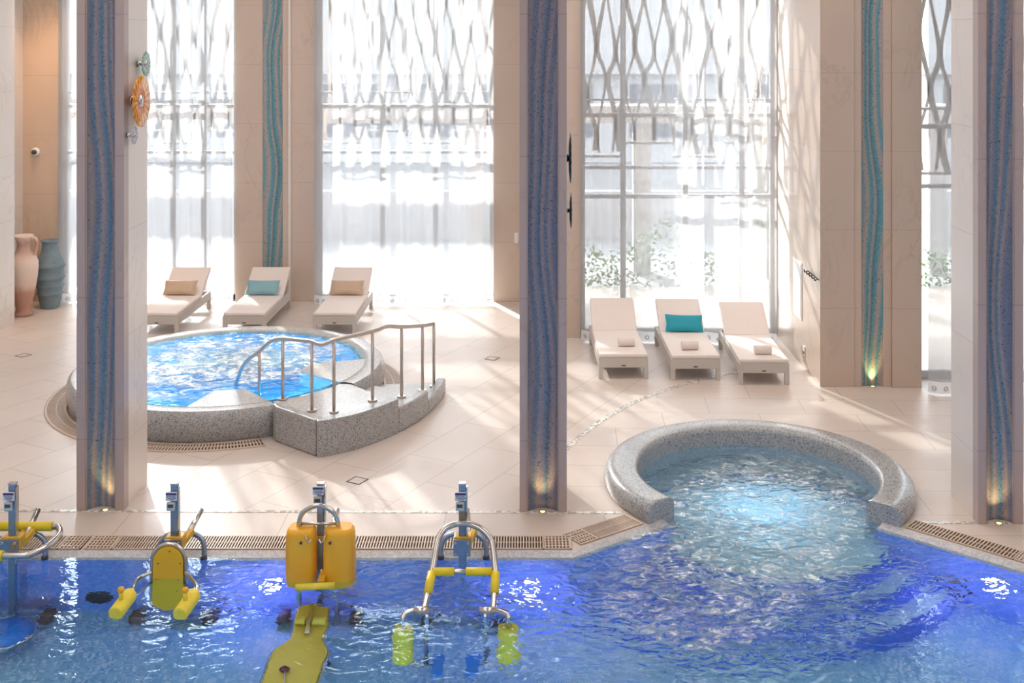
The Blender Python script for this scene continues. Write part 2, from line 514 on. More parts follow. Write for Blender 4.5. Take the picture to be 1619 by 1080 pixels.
def clay():
    t = NT('whitewashed_terracotta')
    g = t.obj()
    s = t.n('ShaderNodeSeparateXYZ'); t.l(g, s.inputs[0])
    n = t.noise(g, 5.0, 6, 0.65)
    zz = t.math('ADD', t.math('DIVIDE', s.outputs[2], 1.35), t.math('MULTIPLY', t.math('SUBTRACT', n, 0.5), 0.22))
    c = t.ramp(zz, [(0.0, (0.48, 0.27, 0.21)), (0.30, (0.52, 0.30, 0.24)), (0.40, (0.72, 0.58, 0.49)), (0.66, (0.78, 0.66, 0.58)), (0.78, (0.66, 0.46, 0.39)), (0.90, (0.52, 0.32, 0.27)), (0.97, (0.76, 0.64, 0.57))])
    return t.done(t.bsdf(c, 0.8, 0, 0.2, t.bump(t.noise(g, 30, 4), 0.4, 0.006)))
M['terracotta'] = clay()
def bluepot():
    t = NT('blue_grey_patina')
    g = t.obj()
    n = t.noise(g, 6.0, 6, 0.65)
    c = t.mix(n, (0.10, 0.16, 0.20), (0.28, 0.37, 0.42))
    return t.done(t.bsdf(c, 0.7, 0, 0.3, t.bump(t.noise(g, 30, 4), 0.4, 0.006)))
M['bluepot'] = bluepot()

def sheer(name, fac_t, tint=(0.44, 0.44, 0.445)):
    t = NT(name)
    tr = t.n('ShaderNodeBsdfTransparent'); tr.inputs[0].default_value = (1, 1, 1, 1)
    tl = t.n('ShaderNodeBsdfTranslucent'); tl.inputs[0].default_value = (*tint, 1)
    df = t.n('ShaderNodeBsdfDiffuse'); df.inputs[0].default_value = (*tint, 1)
    a = t.n('ShaderNodeMixShader'); a.inputs[0].default_value = 0.55
    t.l(tl.outputs[0], a.inputs[1]); t.l(df.outputs[0], a.inputs[2])
    b = t.n('ShaderNodeMixShader')
    sp = t.n('ShaderNodeSeparateXYZ'); t.l(t.geo(), sp.inputs[0])
    b.inputs[0].default_value = 1 - fac_t
    t.l(tr.outputs[0], b.inputs[1]); t.l(a.outputs[0], b.inputs[2])
    return t.done(b.outputs[0])
M['sheer'] = sheer('sheer_voile', 0.27)
M['hem'] = sheer('voile_hem', 0.12, (0.80, 0.80, 0.81))

def pane():
    t = NT('window_glass')
    tr = t.n('ShaderNodeBsdfTransparent'); tr.inputs[0].default_value = (0.96, 0.98, 0.98, 1)
    gl = t.n('ShaderNodeBsdfGlossy'); gl.inputs['Roughness'].default_value = 0.02
    fr = t.n('ShaderNodeFresnel'); fr.inputs[0].default_value = 1.45
    mx = t.n('ShaderNodeMixShader')
    t.l(fr.outputs[0], mx.inputs[0]); t.l(tr.outputs[0], mx.inputs[1]); t.l(gl.outputs[0], mx.inputs[2])
    return t.done(mx.outputs[0])
M['glass'] = pane()

def water(name, tint, calm, rough_mask, foam_glint_mask=None, foam_glint_amt=0.0, foam_glint_scale=3.0, foam_bias=0.0):
    """rough_mask / foam_glint_mask : list of (x, y, radius, strength) of churned places and painted glints"""
    t = NT(name)
    g = t.geo()
    def blob(spots):
        tot = None
        for (x, y, r, k) in spots:
            d = t.n('ShaderNodeVectorMath', operation='DISTANCE'); d.inputs[1].default_value = (x, y, WZ)
            t.l(g, d.inputs[0])
            f = t.math('MULTIPLY', t.math('MAXIMUM', t.math('SUBTRACT', 1.0, t.math('DIVIDE', d.outputs['Value'], r)), 0.0), k)
            tot = f if tot is None else t.math('ADD', tot, f)
        return tot
    amp = t.math('ADD', t.math('MINIMUM', blob(rough_mask), 1.5), calm)
    n1 = t.noise(t.mapping(g, (1, 1.3, 1)), 2.6, 1.5, 0.5, 0.7)
    n2 = t.noise(t.mapping(g, (1, 1.4, 1)), 6.4, 1.6, 0.5, 1.0)
    h = t.math('ADD', t.math('MULTIPLY', n1, 0.55), t.math('MULTIPLY', n2, 0.45))
    h = t.math('MULTIPLY', t.math('SUBTRACT', h, 0.5), amp)
    nrm = t.bump(h, 1.0, 0.30)
    gl = t.n('ShaderNodeBsdfGlass'); gl.inputs['Color'].default_value = (*tint, 1)
    gl.inputs['Roughness'].default_value = 0.0; gl.inputs['IOR'].default_value = 1.333
    t.l(nrm, gl.inputs['Normal'])
    sh = gl.outputs[0]
    if foam_glint_mask:
        fn = t.noise(t.mapping(g, (1, 1.2, 1)), foam_glint_scale, 8, 0.68, 1.6)
        fm = t.math('ADD', fn, t.math('MULTIPLY', t.math('SUBTRACT', t.math('MINIMUM', blob(foam_glint_mask), 1.0), 1.0), 0.36))
        fm = t.math('ADD', fm, foam_bias)
        fac = t.ramp(fm, [(0.42, (0, 0, 0)), (0.56, (0.32,)*3), (0.66, (1, 1, 1))])
        fac = t.math('MULTIPLY', fac, foam_glint_amt)
        df = t.n('ShaderNodeBsdfPrincipled'); df.inputs['Base Color'].default_value = (0.90, 0.96, 1.0, 1)
        df.inputs['Roughness'].default_value = 0.35
        t.l(nrm, df.inputs['Normal'])
        mx = t.n('ShaderNodeMixShader')
        t.l(fac, mx.inputs[0]); t.l(sh, mx.inputs[1]); t.l(df.outputs[0], mx.inputs[2])
        sh = mx.outputs[0]
    return t.done(sh)

# ------------------------------------------------------------------ pool outline
TC = Vector((2.42, 12.05, 0)); TR, TRI, TH = 1.546, 1.235, 0.18      # open whirlpool bay ring
TA0, TA1 = math.radians(-43), math.radians(219)
def ring(c, r, a0, a1, n): return [(c[0] + r*math.cos(a0+(a1-a0)*i/n), c[1] + r*math.sin(a0+(a1-a0)*i/n)) for i in range(n+1)]
LC = Vector((-3.90, 15.25, 0)); LR = 2.02                            # raised whirlpool
EY = 10.49
eL = (P(905, 870).x, EY)
tL = ring(TC, 1.40, TA1, TA1, 1)[0]
tRt = ring(TC, 1.40, TA0, TA0, 1)[0]
eR = (P(1619, 893).x, P(1619, 893).y)
dR = (eR[0]-tRt[0], eR[1]-tRt[1])
eR2 = (tRt[0] + dR[0]*5.2, tRt[1] + dR[1]*5.2)
PX_L, PY_N = -11.0, 3.4
# pool boundary left to right
edge = [(PX_L, EY), eL, tL] + list(reversed(ring(TC, 1.40, TA0, TA1, 40)))[1:-1] + [tRt, eR2]

# ------------------------------------------------------------------ floor
stripL = [(-11.0, 11.38), (-4.4, 11.36), (0.0, 11.33)]
curve_px = [(850, 752), (868, 733), (898, 707), (939, 673), (998, 638.5), (1058, 615), (1117, 598.5), (1167, 588), (1225, 578)]
curve = [P(*q) for q in curve_px]
curve = [Vector((0.0, 11.33, 0)), Vector((0.08, 11.8, 0))] + curve
curve = spline(curve, 5)
curve2 = [(p.x, p.y) for p in curve]
hole_l = list(reversed(ring(LC, 1.80, 0, 2*PI, 64)[:-1]))
fl = MB()
fl.mi = 0
far_l = [(-11.0, 11.38), (-4.4, 11.36)] + curve2 + [(curve2[-1][0], 21.6), (-11.0, 21.6)]
fl.flat(far_l, 0.0, [hole_l])
fl.mi = 1
ringpts = ring(TC, 1.40, TA0, TA1, 40)
a_r = min(range(41), key=lambda i: abs(ringpts[i][1] - 11.07) + (0 if ringpts[i][0] > TC.x else 9))
a_l = min(range(41), key=lambda i: abs(ringpts[i][1] - 11.31) + (0 if ringpts[i][0] < TC.x else 9))
far_r = [curve2[0], ringpts[a_l]] + list(reversed(ringpts[a_r:a_l])) + [(11.0, 11.0), (11.0, 21.6), (curve2[-1][0], 21.6)] + list(reversed(curve2[1:]))
fl.flat(far_r, 0.0)
fl.mi = 2
fl.flat([(PX_L, EY), eL] + list(reversed(ringpts[a_l:])) + [curve2[0], (-4.4, 11.36), (-11.0, 11.38)], 0.0)
fl.flat(list(reversed(ringpts[:a_r+1])) + [eR2, (11.0, eR2[1]), (11.0, 11.0)], 0.0)
fl.flat([(-11, -4), (11, -4), (11, PY_N), (-11, PY_N)], 0.0)
o = fl.build('floor', [M['tile_diag'], M['tile_straight'], M['tile_edge']]); o['kind'] = 'structure'

def strip_mesh(pts, w, z0, z1):
    mb = MB()
    n = len(pts)
    L, R = [], []
    for i in range(n):
        a, b = Vector((*pts[max(i-1, 0)][:2], 0)), Vector((*pts[min(i+1, n-1)][:2], 0))
        t = (b - a).normalized(); q = Vector((-t.y, t.x, 0)) * w / 2
        p = Vector((*pts[i][:2], 0))
        L.append(p + q); R.append(p - q)
    mb.prism([(p.x, p.y) for p in L] + [(p.x, p.y) for p in reversed(R)], z0, z1)
    return mb
o = strip_mesh([(-10.9, 11.38), (-4.4, 11.36), (0.0, 11.33), (1.0, 11.315)], 0.05, -0.002, 0.004).build('trim_1', M['inlay']); o['kind'] = 'structure'
o = strip_mesh(curve2[1:], 0.075, -0.002, 0.0035).build('trim_2', M['inlay']); o['kind'] = 'structure'
o = strip_mesh([(3.82, 11.09), (10.9, 11.0)], 0.05, -0.002, 0.004).build('trim_3', M['inlay']); o['kind'] = 'structure'

# ------------------------------------------------------------------ pool basin
PB = -1.08
IN = 0.12
def offset_in(pts, d):
    out = []
    n = len(pts)
    for i in range(n):
        a, b = Vector(pts[max(i-1, 0)]), Vector(pts[min(i+1, n-1)])
        t = (b - a).normalized()
        out.append((pts[i][0] + t.y * d, pts[i][1] - t.x * d))
    return out
edge_in = offset_in(edge, IN)
pb = MB()
pb.mi = 1                                                   # sloped pale coping
n = len(edge)
pb.add([(p[0], p[1], 0.0) for p in edge] + [(p[0], p[1], -0.045) for p in edge_in], [(i, i+1, n+i+1, n+i) for i in range(n-1)])
pb.mi = 0
pb.wallstrip(edge_in, PB, -0.045, flip=True)
pb.wallstrip([(PX_L, PY_N), (PX_L, EY - IN)], PB, 0.0, flip=True)
pb.wallstrip([(PX_L, PY_N), (11.0, PY_N)], PB, 0.0)
pb.mi = 2
pb.flat([(PX_L, PY_N), (11.0, PY_N), (11.0, edge_in[-1][1]), (edge_in[-1])] + list(reversed(edge_in[:-1])), PB)
o = pb.build('pool_basin', [M['pool_wall'], M['pool_coping'], M['pool_floor']]); o['kind'] = 'structure'

# steps down from the whirlpool bay into the pool
def step_disc(c, r, z, name):
    mb = MB()
    inner = r - 0.07
    mb.mi = 0
    mb.lathe([(0.001, z), (inner, z)], (c[0], c[1], 0), 72)
    mb.mi = 1
    mb.lathe([(inner, z), (r, z), (r + 0.01, z - 0.02), (r + 0.01, PB + 0.0)], (c[0], c[1], 0), 72)
    return mb
st = empty('pool_steps', (2.42, 11.45, PB), 'submerged rounded steps fanning out of the whirlpool bay into the blue pool', 'steps')
for (r, z) in ((1.24, -0.40), (1.52, -0.62), (1.80, -0.84)):
    mb = step_disc((2.42, 11.45), r, z, 'step')
    mb.build('step', [M['step_tile'], M['step_edge']], st)

mb = MB(); mb.mi = 0
mb.lathe([(0.001, -0.415), (1.262, -0.415), (1.262, PB)], (TC.x, TC.y, 0), 72)
mb.build('bay_floor', [M['step_tile'], M['step_edge']], st)

# water of the pool with the bay
wtr = MB()
we = offset_in(edge, 0.004)
wtr.flat([(PX_L + .01, PY_N + .01), (10.9, PY_N + .01), (10.9, we[-1][1]), we[-1]] + list(reversed(we[:-1])), WZ)
M['water'] = water('pool_water', (0.82, 0.93, 1.0), 0.030,
    [(2.4, 11.8, 2.0, 1.3), (1.6, 10.1, 1.7, 1.1), (1.1, 9.3, 1.6, 0.9), (0.55, 9.8, 0.8, 0.6), (-0.55, 10.1, 0.85, 2.2), (-1.30, 10.05, 0.6, 1.8), (-2.40, 10.1, 0.48, 0.9), (-2.35, 9.6, 0.4, 0.4), (3.9, 10.2, 0.8, 0.9), (4.5, 8.6, 1.0, 0.4)],
    [(2.7, 12.2, 1.6, 1.5), (2.2, 11.0, 1.7, 1.4), (1.7, 10.2, 1.5, 1.0), (1.0, 9.6, 1.4, 0.8), (1.5, 8.9, 1.3, 0.6)], 0.8, 6.5)  # bay spots are foam; the last spots paint white glints in the open pool
o = wtr.build('pool_water', M['water'])
tag(o, 'blue pool water, calm on the left and churned around the whirlpool bay', 'water', None, 'stuff')

# ------------------------------------------------------------------ whirlpool bay ring (right)
hb = MB()
prof = [(TR + 0.02, -0.02), (TR + 0.045, 0.05), (TR + 0.03, 0.12), (TR - 0.01, TH - 0.012), (TR - 0.05, TH), (TRI + 0.05, TH - 0.004), (TRI + 0.015, TH - 0.02), (TRI, TH - 0.06), (TRI - 0.01, -0.45)]
hb.lathe(prof, (TC.x, TC.y, 0), 96, TA0, TA1)
ringo = hb.build('whirlpool_ring', M['grey_mosaic'])
tag(ringo, 'C-shaped grey mosaic seat wall curving around the whirlpool bay, open to the pool', 'seat ring')

# ------------------------------------------------------------------ raised whirlpool (left)
LZ = 0.36
gapA, gapB = math.radians(-61), math.radians(-27)
tub = empty('whirlpool_tub', (LC.x, LC.y, 0), 'large raised round whirlpool tub with grey mosaic wall behind left pillar', 'hot tub')
tb = MB()
prof = [(LR - 0.03, 0.0), (LR, 0.12), (LR + 0.015, 0.24), (LR - 0.01, 0.325), (LR - 0.05, LZ)]
tb.lathe(prof, (LC.x, LC.y, 0), 96, gapB, gapA + 2*PI)
tb.build('outer_wall', M['grey_mosaic'], tub)
tb = MB()
tb.lathe([(LR - 0.05, LZ), (LR - 0.16, LZ + 0.004), (LR - 0.26, LZ - 0.015), (LR - 0.32, LZ - 0.06), (LR - 0.36, -0.1)], (LC.x, LC.y, 0), 96, gapB, gapA + 2*PI, ends=False)
tb.build('rim', M['grey_mosaic_light'], tub)
M['tub_blue'] = tesserae('tub_mosaic', [(0.08,0.42,0.78),(0.14,0.52,0.84),(0.20,0.58,0.86),(0.06,0.36,0.72)], 0.02, 0.3)
tb = MB()
tb.mi = 0
tb.lathe([(LR - 0.34, 0.30), (LR - 0.36, -0.10), (LR - 0.75, -0.11), (LR - 0.77, -0.55), (0.001, -0.56)], (LC.x, LC.y, 0), 96)
tb.build('basin', M['tub_blue'], tub)
# two pale seat lobes flanking the entry
def lobe(a0, a1, r0, r1, z, name):
    mb = MB()
    pts = ring(LC, r1, a0, a1, 14)
    ca, am = ring(LC, r0, (a0+a1)/2, (a0+a1)/2, 1)[0], (a0+a1)/2
    inner = ring(LC, r0, a1 - (a1-a0)*0.22, a0 + (a1-a0)*0.22, 10)
    mb.prism(pts + inner, -0.12, z)
    mb.build(name, M['grey_mosaic_light'], tub, bevel=0.05, seg=4)
lobe(math.radians(-92), math.radians(-61), 1.15, 1.77, LZ - 0.010, 'seat_ledge')
lobe(math.radians(-27), math.radians(8), 1.05, 1.77, LZ - 0.010, 'seat_ledge')
M['tub_water'] = water('tub_water', (0.70, 0.95, 1.0), 0.12,
    [(LC.x, LC.y, 2.4, 0.9)], [(LC.x - 0.6, LC.y - 0.2, 2.4, 1.5), (LC.x + 0.6, LC.y + 0.7, 1.8, 1.25)], 1.0, 3.6, 0.06)
tw = MB(); tw.disc((LC.x, LC.y, LZ - 0.02), LR - 0.25, 96)
o = tw.build('tub_water', M['tub_water'])
tag(o, 'foaming blue and white water filling the raised round whirlpool', 'water', None, 'stuff')
for a in (-44, 60, 150, 230):
    q = ring(LC, 1.1, math.radians(a), math.radians(a), 1)[0]
    lamp('tub_light', 'POINT', (q[0], q[1], 0.05), 26 if a == -44 else 12, (0.25, 0.70, 1.0), shadow_soft_size=0.0)
for x in (-5.0, -1.5, 2.0, 5.5):
    lamp('added_pool_fill', 'POINT', (x, 6.4, -0.5), 85, (0.48, 0.82, 1.0), shadow_soft_size=0.0)  # bare point lights added in the unseen near pool to brighten the water
lamp('bay_light', 'POINT', (2.5, 12.0, -0.10), 12, (0.65, 0.85, 1.0), shadow_soft_size=0.0)

# steps up to the raised whirlpool
sg = [Vector((-2.86, 13.34, 0)), Vector((-2.29, 12.84, 0)), Vector((-1.94, 13.08, 0)), Vector((-1.60, 13.50, 0)), Vector((-1.31, 14.05, 0)), Vector((-1.13, 14.73, 0)), Vector((-1.08, 15.20, 0))]
curveF = spline(sg[1:], 8)
iC = min(range(len(curveF)), key=lambda i: abs(curveF[i].y - 13.60))
iD = min(range(len(curveF)), key=lambda i: abs(curveF[i].y - 14.30))
iE = len(curveF) - 1
stairs = empty('tub_stairs', (-2.0, 13.9, 0), 'curved grey mosaic stairs and landing at the front of the raised whirlpool', 'stairs')
D = Vector((-2.18, 14.36, 0)); E = Vector((-1.99, 14.72, 0)); G = Vector((-1.90, 15.12, 0))
arcg = [Vector((*q, 0)) for q in ring(LC, LR - 0.20, math.radians(-60), math.radians(-29), 10)]
def poly(vs): return [(v.x, v.y) for v in vs]
mb = MB(); mb.prism(poly([sg[0]] + curveF[:iC+1] + [D] + list(reversed(arcg))), 0.0, 0.352); mb.build('landing', M['grey_mosaic_light'], stairs, bevel=0.02)
mb = MB(); mb.prism(poly(curveF[iC:iD+1] + [E, D]), 0.0, 0.235); mb.build('step', M['grey_mosaic_light'], stairs, bevel=0.02)
mb = MB(); mb.prism(poly(curveF[iD:iE+1] + [G, E]), 0.0, 0.118); mb.build('step', M['grey_mosaic_light'], stairs, bevel=0.02)
# kerb / cheek wall stepped along the outside
def kerb(pts, z, nm):
    mb = MB()
    n = len(pts); L, R = [], []
    for i in range(n):
        a, b = pts[max(i-1, 0)], pts[min(i+1, n-1)]
        t = (b - a).normalized(); q = Vector((-t.y, t.x, 0))
        L.append(pts[i] + q * 0.085); R.append(pts[i] - q * 0.035)
    mb.prism(poly(L + list(reversed(R))), 0.0, z)
    return mb.build(nm, M['grey_mosaic'], stairs, bevel=0.022, seg=3)
kerb([sg[0] + Vector((-0.05, 0.10, 0)), sg[0], sg[1] + Vector((-0.03, 0.03, 0))], 0.405, 'cheek_wall')
kerb([sg[1] + Vector((-0.03, 0.0, 0))] + curveF[1:iC+1], 0.405, 'cheek_wall')
kerb(curveF[iC:iD+1], 0.295, 'cheek_wall')
kerb(curveF[iD:iE+1], 0.178, 'cheek_wall')

# handrail
rail = empty('handrail', (-2.3, 13.6, 0.352), 'steel handrail with slim posts along the whirlpool stairs', 'handrail')
posts = [((410, 630), 0.30, 556), ((447, 632), 0.352, 537), ((493, 650), 0.352, 540), ((528, 652), 0.352, 537), ((589, 634), 0.352, 524), ((635, 628), 0.235, 517), ((668, 618), 0.118, 515), ((686, 611.5), 0.118, 512)]
tops = []
for (bx, by), z, ty in posts:
    b = P(bx, by, z)
    t = PY(bx, ty, b.y)
    tops.append(t)
    mb = MB(); mb.cyl(b, t, 0.019, 12)
    po = mb.build('post', M['steel_brushed'], rail)
    if z > 0.1 and bx > 420:
        mb = MB(); mb.cyl(b, b + Vector((0, 0, 0.02)), 0.055, 20)
        mb.build('base_flange', M['steel_brushed'], po)
w0 = P(372, 611, LZ - 0.05)
rp = spline([w0, w0.lerp(tops[0], 0.5) + Vector((-0.04, 0, 0.06)), tops[0], tops[0].lerp(tops[1], 0.5) + Vector((0, 0, 0.05)), tops[1] + Vector((0, 0, 0.01)), tops[2]], 6)
corner = (tops[2] + tops[3]) / 2 + Vector((0, -0.10, -0.02))
rp += spline([tops[2], corner, tops[3]], 6)[1:]
rp += spline([tops[3], tops[4], PY(612, 516, (tops[4].y + tops[5].y) / 2), tops[5], tops[6], tops[7]], 6)[1:]
mb = MB(); mb.tube(rp, 0.023, 12); mb.build('top_rail', M['steel_brushed'], rail)

# ------------------------------------------------------------------ overflow grates
def grate_strip(a, b, w, name='drain_grate', dash=False, period=0.026):
    """a,b: corners along the pool edge; strip extends w to the left of a->b"""
    a, b = Vector((*a[:2], 0)), Vector((*b[:2], 0))
    d = (b - a); L = d.length; d.normalize(); q = Vector((-d.y, d.x, 0))
    Mx = Matrix(((d.x, q.x, 0, 0), (d.y, q.y, 0, 0), (0, 0, 1, 0), (0, 0, 0, 1)))
    root = empty(name, a)
    mb = MB(); mb.box((0, 0, 0.0), (L, w, 0.003), Matrix.Translation(a) @ Mx)
    mb.build('channel', M['channel'], root)
    mb = MB()
    T = Matrix.Translation(a) @ Mx
    rails = (0.0, w/2 - 0.003, w - 0.012) if not dash else (0.0, w*0.2, w*0.4, w*0.6, w*0.8, w - 0.012)
    for y in rails: mb.box((0, y, 0.002), (L, y + (0.012 if y in (0.0, w - 0.012) else (0.014 if dash else 0.006)), 0.013), T)
    k = int(L / period)
    for i in range(k + 1):
        x = i * period
        mb.box((x, 0.006, 0.002), (min(x + period * 0.42, L), w - 0.006, 0.0125), T)
    mb.box((L - 0.012, 0, 0.002), (L, w, 0.0128), T)
    mb.build('slats', M['grate'], root)
    return root
GW = P(500, 849).y - EY - 0.012
gx = lambda px: P(px, 868).x
GY = EY + 0.012
segs = [((PX_L + 0.5, GY), (gx(92), GY), False, 'long beige slatted overflow grate at the far left pool edge', 0.026),
        ((gx(93), GY), (gx(128), GY), True, 'short dashed grate piece left of the gap below left pillar', 0.032),
        ((gx(134), GY), (gx(178), GY), True, 'short dashed grate piece right of the gap below left pillar', 0.032),
        ((gx(179), GY), (gx(860), GY), False, 'long beige slatted overflow grate behind the exercise machines', 0.026),
        ((gx(861), GY), (gx(904), GY), True, 'dashed end piece of grate in front of centre pillar', 0.032)]
for a, b, dsh, lab, per in segs:
    tag(grate_strip(a, b, GW, 'drain_grate', dsh, per), lab, 'drain grate', 'overflow grates along the pool edge')
# diagonal towards the bay
da, db = Vector((eL[0], EY, 0)), Vector((*ring(TC, 1.60, TA1, TA1, 1)[0], 0))
dv = (db - da).normalized(); dq = Vector((-dv.y, dv.x, 0))
s0 = da + dv * 0.13 + dq * 0.03; s1 = da + dv * 0.34 + dq * 0.03; s2 = db - dv * 0.03 + dq * 0.03
tag(grate_strip(s0, s1, GW, 'drain_grate', True, 0.032), 'dashed corner grate piece where the edge turns towards the bay', 'drain grate', 'overflow grates along the pool edge')
tag(grate_strip(s1 + dv * 0.006, s2, GW, 'drain_grate', False, 0.022), 'diagonal fine slatted grate leading to left end of bay wall', 'drain grate', 'overflow grates along the pool edge')
ra = Vector((*ring(TC, 1.60, TA0, TA0, 1)[0], 0)); rb = Vector((*eR2, 0))
rv = (Vector((*eR, 0)) - ra).normalized(); rq = Vector((-rv.y, rv.x, 0))
tag(grate_strip(ra + rq * 0.03 + rv * 0.02, ra + rq * 0.03 + rv * 1.02, 0.22, 'drain_grate', False, 0.032), 'diagonal slatted grate right of the bay beside the right pillar', 'drain grate', 'overflow grates along the pool edge')
tag(grate_strip(ra + rq * 0.03 + rv * 1.026, ra + rq * 0.03 + rv * 1.25, 0.22, 'drain_grate', True, 0.032), 'dashed end piece of diagonal grate at right picture edge', 'drain grate', 'overflow grates along the pool edge')
# round grate around the raised tub (interrupted by the stairs)
root = empty('drain_grate', (LC.x, LC.y, 0), 'round slatted grate ringing the base of raised whirlpool', 'drain grate')
g0, g1 = math.radians(-22), math.radians(294)
mb = MB(); mb.lathe([(LR - 0.02, 0.001), (LR - 0.02, 0.003), (LR + 0.26, 0.003), (LR + 0.26, 0.001)], (LC.x, LC.y, 0), 96, g0, g1)
mb.build('channel', M['channel'], root)
mb = MB()
for (r0, r1) in ((LR - 0.01, LR + 0.03), (LR + 0.115, LR + 0.13), (LR + 0.23, LR + 0.262)):
    mb.lathe([(r0, 0.002), (r0, 0.013), (r1, 0.013), (r1, 0.002)], (LC.x, LC.y, 0), 120, g0, g1)
nb = 330
for i in range(nb + 1):
    a = g0 + (g1 - g0) * i / nb
    Mx = Matrix.Translation((LC.x, LC.y, 0)) @ Matrix.Rotation(a, 4, 'Z')
    mb.box((LR + 0.0, -0.0085, 0.002), (LR + 0.25, 0.0085, 0.0125), Mx)
mb.build('slats', M['grate'], root)

# small square floor drains
for (px, py, lab) in ((37, 562, 'small square floor drain left of the raised whirlpool'), (778, 567, 'small square floor drain on deck right of the handrail'), (565, 760, 'small square floor drain between stairs and the pool machines')):
    c = P(px, py)
    r = empty('floor_drain', c, lab, 'floor drain', 'tiled floor drain covers')
    Mx = Matrix.Translation(c) @ Matrix.Rotation(math.radians(62), 4, 'Z')
    mb = MB()
    for (a, b) in (((-.085,-.085,0),(.085,-.073,.004)), ((-.085,.073,0),(.085,.085,.004)), ((-.085,-.073,0),(-.073,.073,.004)), ((.073,-.073,0),(.085,.073,.004))): mb.box(a, b, Mx)
    mb.build('frame', M['dark'], r)
    mb = MB(); mb.box((-.07,-.07,0), (.07,.07,.003), Mx); mb.build('cover', M['tile_edge'], r)

# ------------------------------------------------------------------ shell of the hall
CZ = 8.4
def struct(name, mb, mats, **kw):
    o = mb.build(name, mats, **kw); o['kind'] = 'structure'; return o
XL = -8.38
mb = MB()
mb.box((XL - 0.6, -4, 0), (XL, 18.9, CZ)); 
struct('wall_left', mb, M['marble_white'])
mb = MB(); mb.box((XL - 0.8, 18.9, 0), (XL - 0.52, 20.4, CZ)); struct('wall_left_recess', mb, M['marble_white'])
mb = MB(); mb.box((XL - 0.8, 20.4, 0), (P(90, 478).x, 20.9, CZ)); struct('wall_back_niche', mb, M['marble_warm'])
mb = MB(); mb.box((-11, -4.3, -1.2), (11, -4, CZ)); struct('wall_rear', mb, M['marble_white'])
mb = MB(); mb.box((10.9, -4, -1.2), (11.2, 15.6, CZ)); struct('wall_right', mb, M['marble_white'])
mb = MB(); mb.box((-11, -4.3, CZ), (11.2, 22.0, CZ + 0.2)); struct('ceiling', mb, M['ceiling'])

CY1, CY3, CY4 = 20.38, 17.93, 15.40
xA0, xA1 = P(372, 477).x, P(499, 477).x
xA0 = (372 - PX0) * CY1 / F; xA1 = (499 - PX0) * CY1 / F
xB0 = (781 - PX0) * CY1 / F; xB1 = (918 - PX0) * CY3 / F
xC0, xC1 = 3.95, (1456 - PX0) * CY4 / F
def mosaic_panel_mesh(x0, x1, yf, z0, z1, depth=0.045, n=10):
    """concave channel lined with mosaic"""
    mb = MB(); mb.smooth = True
    vs, fs = [], []
    for i in range(n + 1):
        t = i / n
        x = x0 + (x1 - x0) * t
        y = yf + depth * math.sin(PI * t) ** 0.7
        vs += [(x, y, z0), (x, y, z1)]
    for i in range(n): fs.append((2*i, 2*i+2, 2*i+3, 2*i+1))
    mb.add(vs, fs)
    return mb

blues = lambda a, b, c, d, e: [(0.0, a), (0.12, b), (0.20, a), (0.27, c), (0.34, b), (0.41, d), (0.48, c), (0.54, e), (0.60, d), (0.66, b), (0.72, a), (0.79, c), (0.86, b), (0.93, d), (1.0, a)]
TEAL = blues((0.36,0.31,0.28), (0.08,0.30,0.37), (0.38,0.33,0.30), (0.04,0.27,0.34), (0.02,0.17,0.25))
LILAC = blues((0.13,0.15,0.25), (0.30,0.24,0.25), (0.09,0.17,0.29), (0.22,0.20,0.28), (0.03,0.09,0.18))
AZURE = blues((0.14,0.17,0.27), (0.38,0.29,0.25), (0.07,0.20,0.34), (0.22,0.21,0.29), (0.03,0.17,0.27))

# wall pier A between the first two windows
pa = empty('wall_pier', (xA0, CY1, 0)); tag(pa, 'cream marble wall pier with teal mosaic strip behind the left loungers', 'pier', None, 'structure')
m0, m1 = (415 - PX0) * CY1 / F, (447 - PX0) * CY1 / F
mb = MB()
mb.box((xA0, CY1, 0), (m0, 20.75, CZ)); mb.box((m1, CY1, 0), ((456-PX0)*CY1/F, 20.75, CZ)); mb.box(((459-PX0)*CY1/F, CY1 + 0.03, 0), (xA1, 20.75, CZ)); mb.box((m0, CY1 + 0.08, 0), (m1, 20.75, CZ))
mb.build('pier_body', M['marble'], pa)
mb = MB(); mb.box(((456-PX0)*CY1/F, CY1 - 0.02, 0), ((459.5-PX0)*CY1/F, CY1 + 0.2, CZ)); mb.build('edge_bead', M['marble_white'], pa)
mosaic_panel_mesh(m0, m1, CY1 + 0.01, 0, CZ).build('mosaic_panel', pillar_mosaic('mosaic_ribbons_pier', TEAL, 0.16, 1.9, 0.4, (m0+m1)/2, m1-m0), pa)

# wall pier B (steps forward behind the centre pillar)
pbr = empty('wall_pier', (xB0, CY1, 0)); tag(pbr, 'plain cream marble wall pier partly hidden behind the centre pillar', 'pier', None, 'structure')
xs = 0.32
mb = MB(); mb.box((xB0, CY1, 0), (xs, 20.75, CZ)); mb.box((xs, CY3, 0), (xB1, 20.75, CZ)); mb.build('pier_body', M['marble'], pbr)

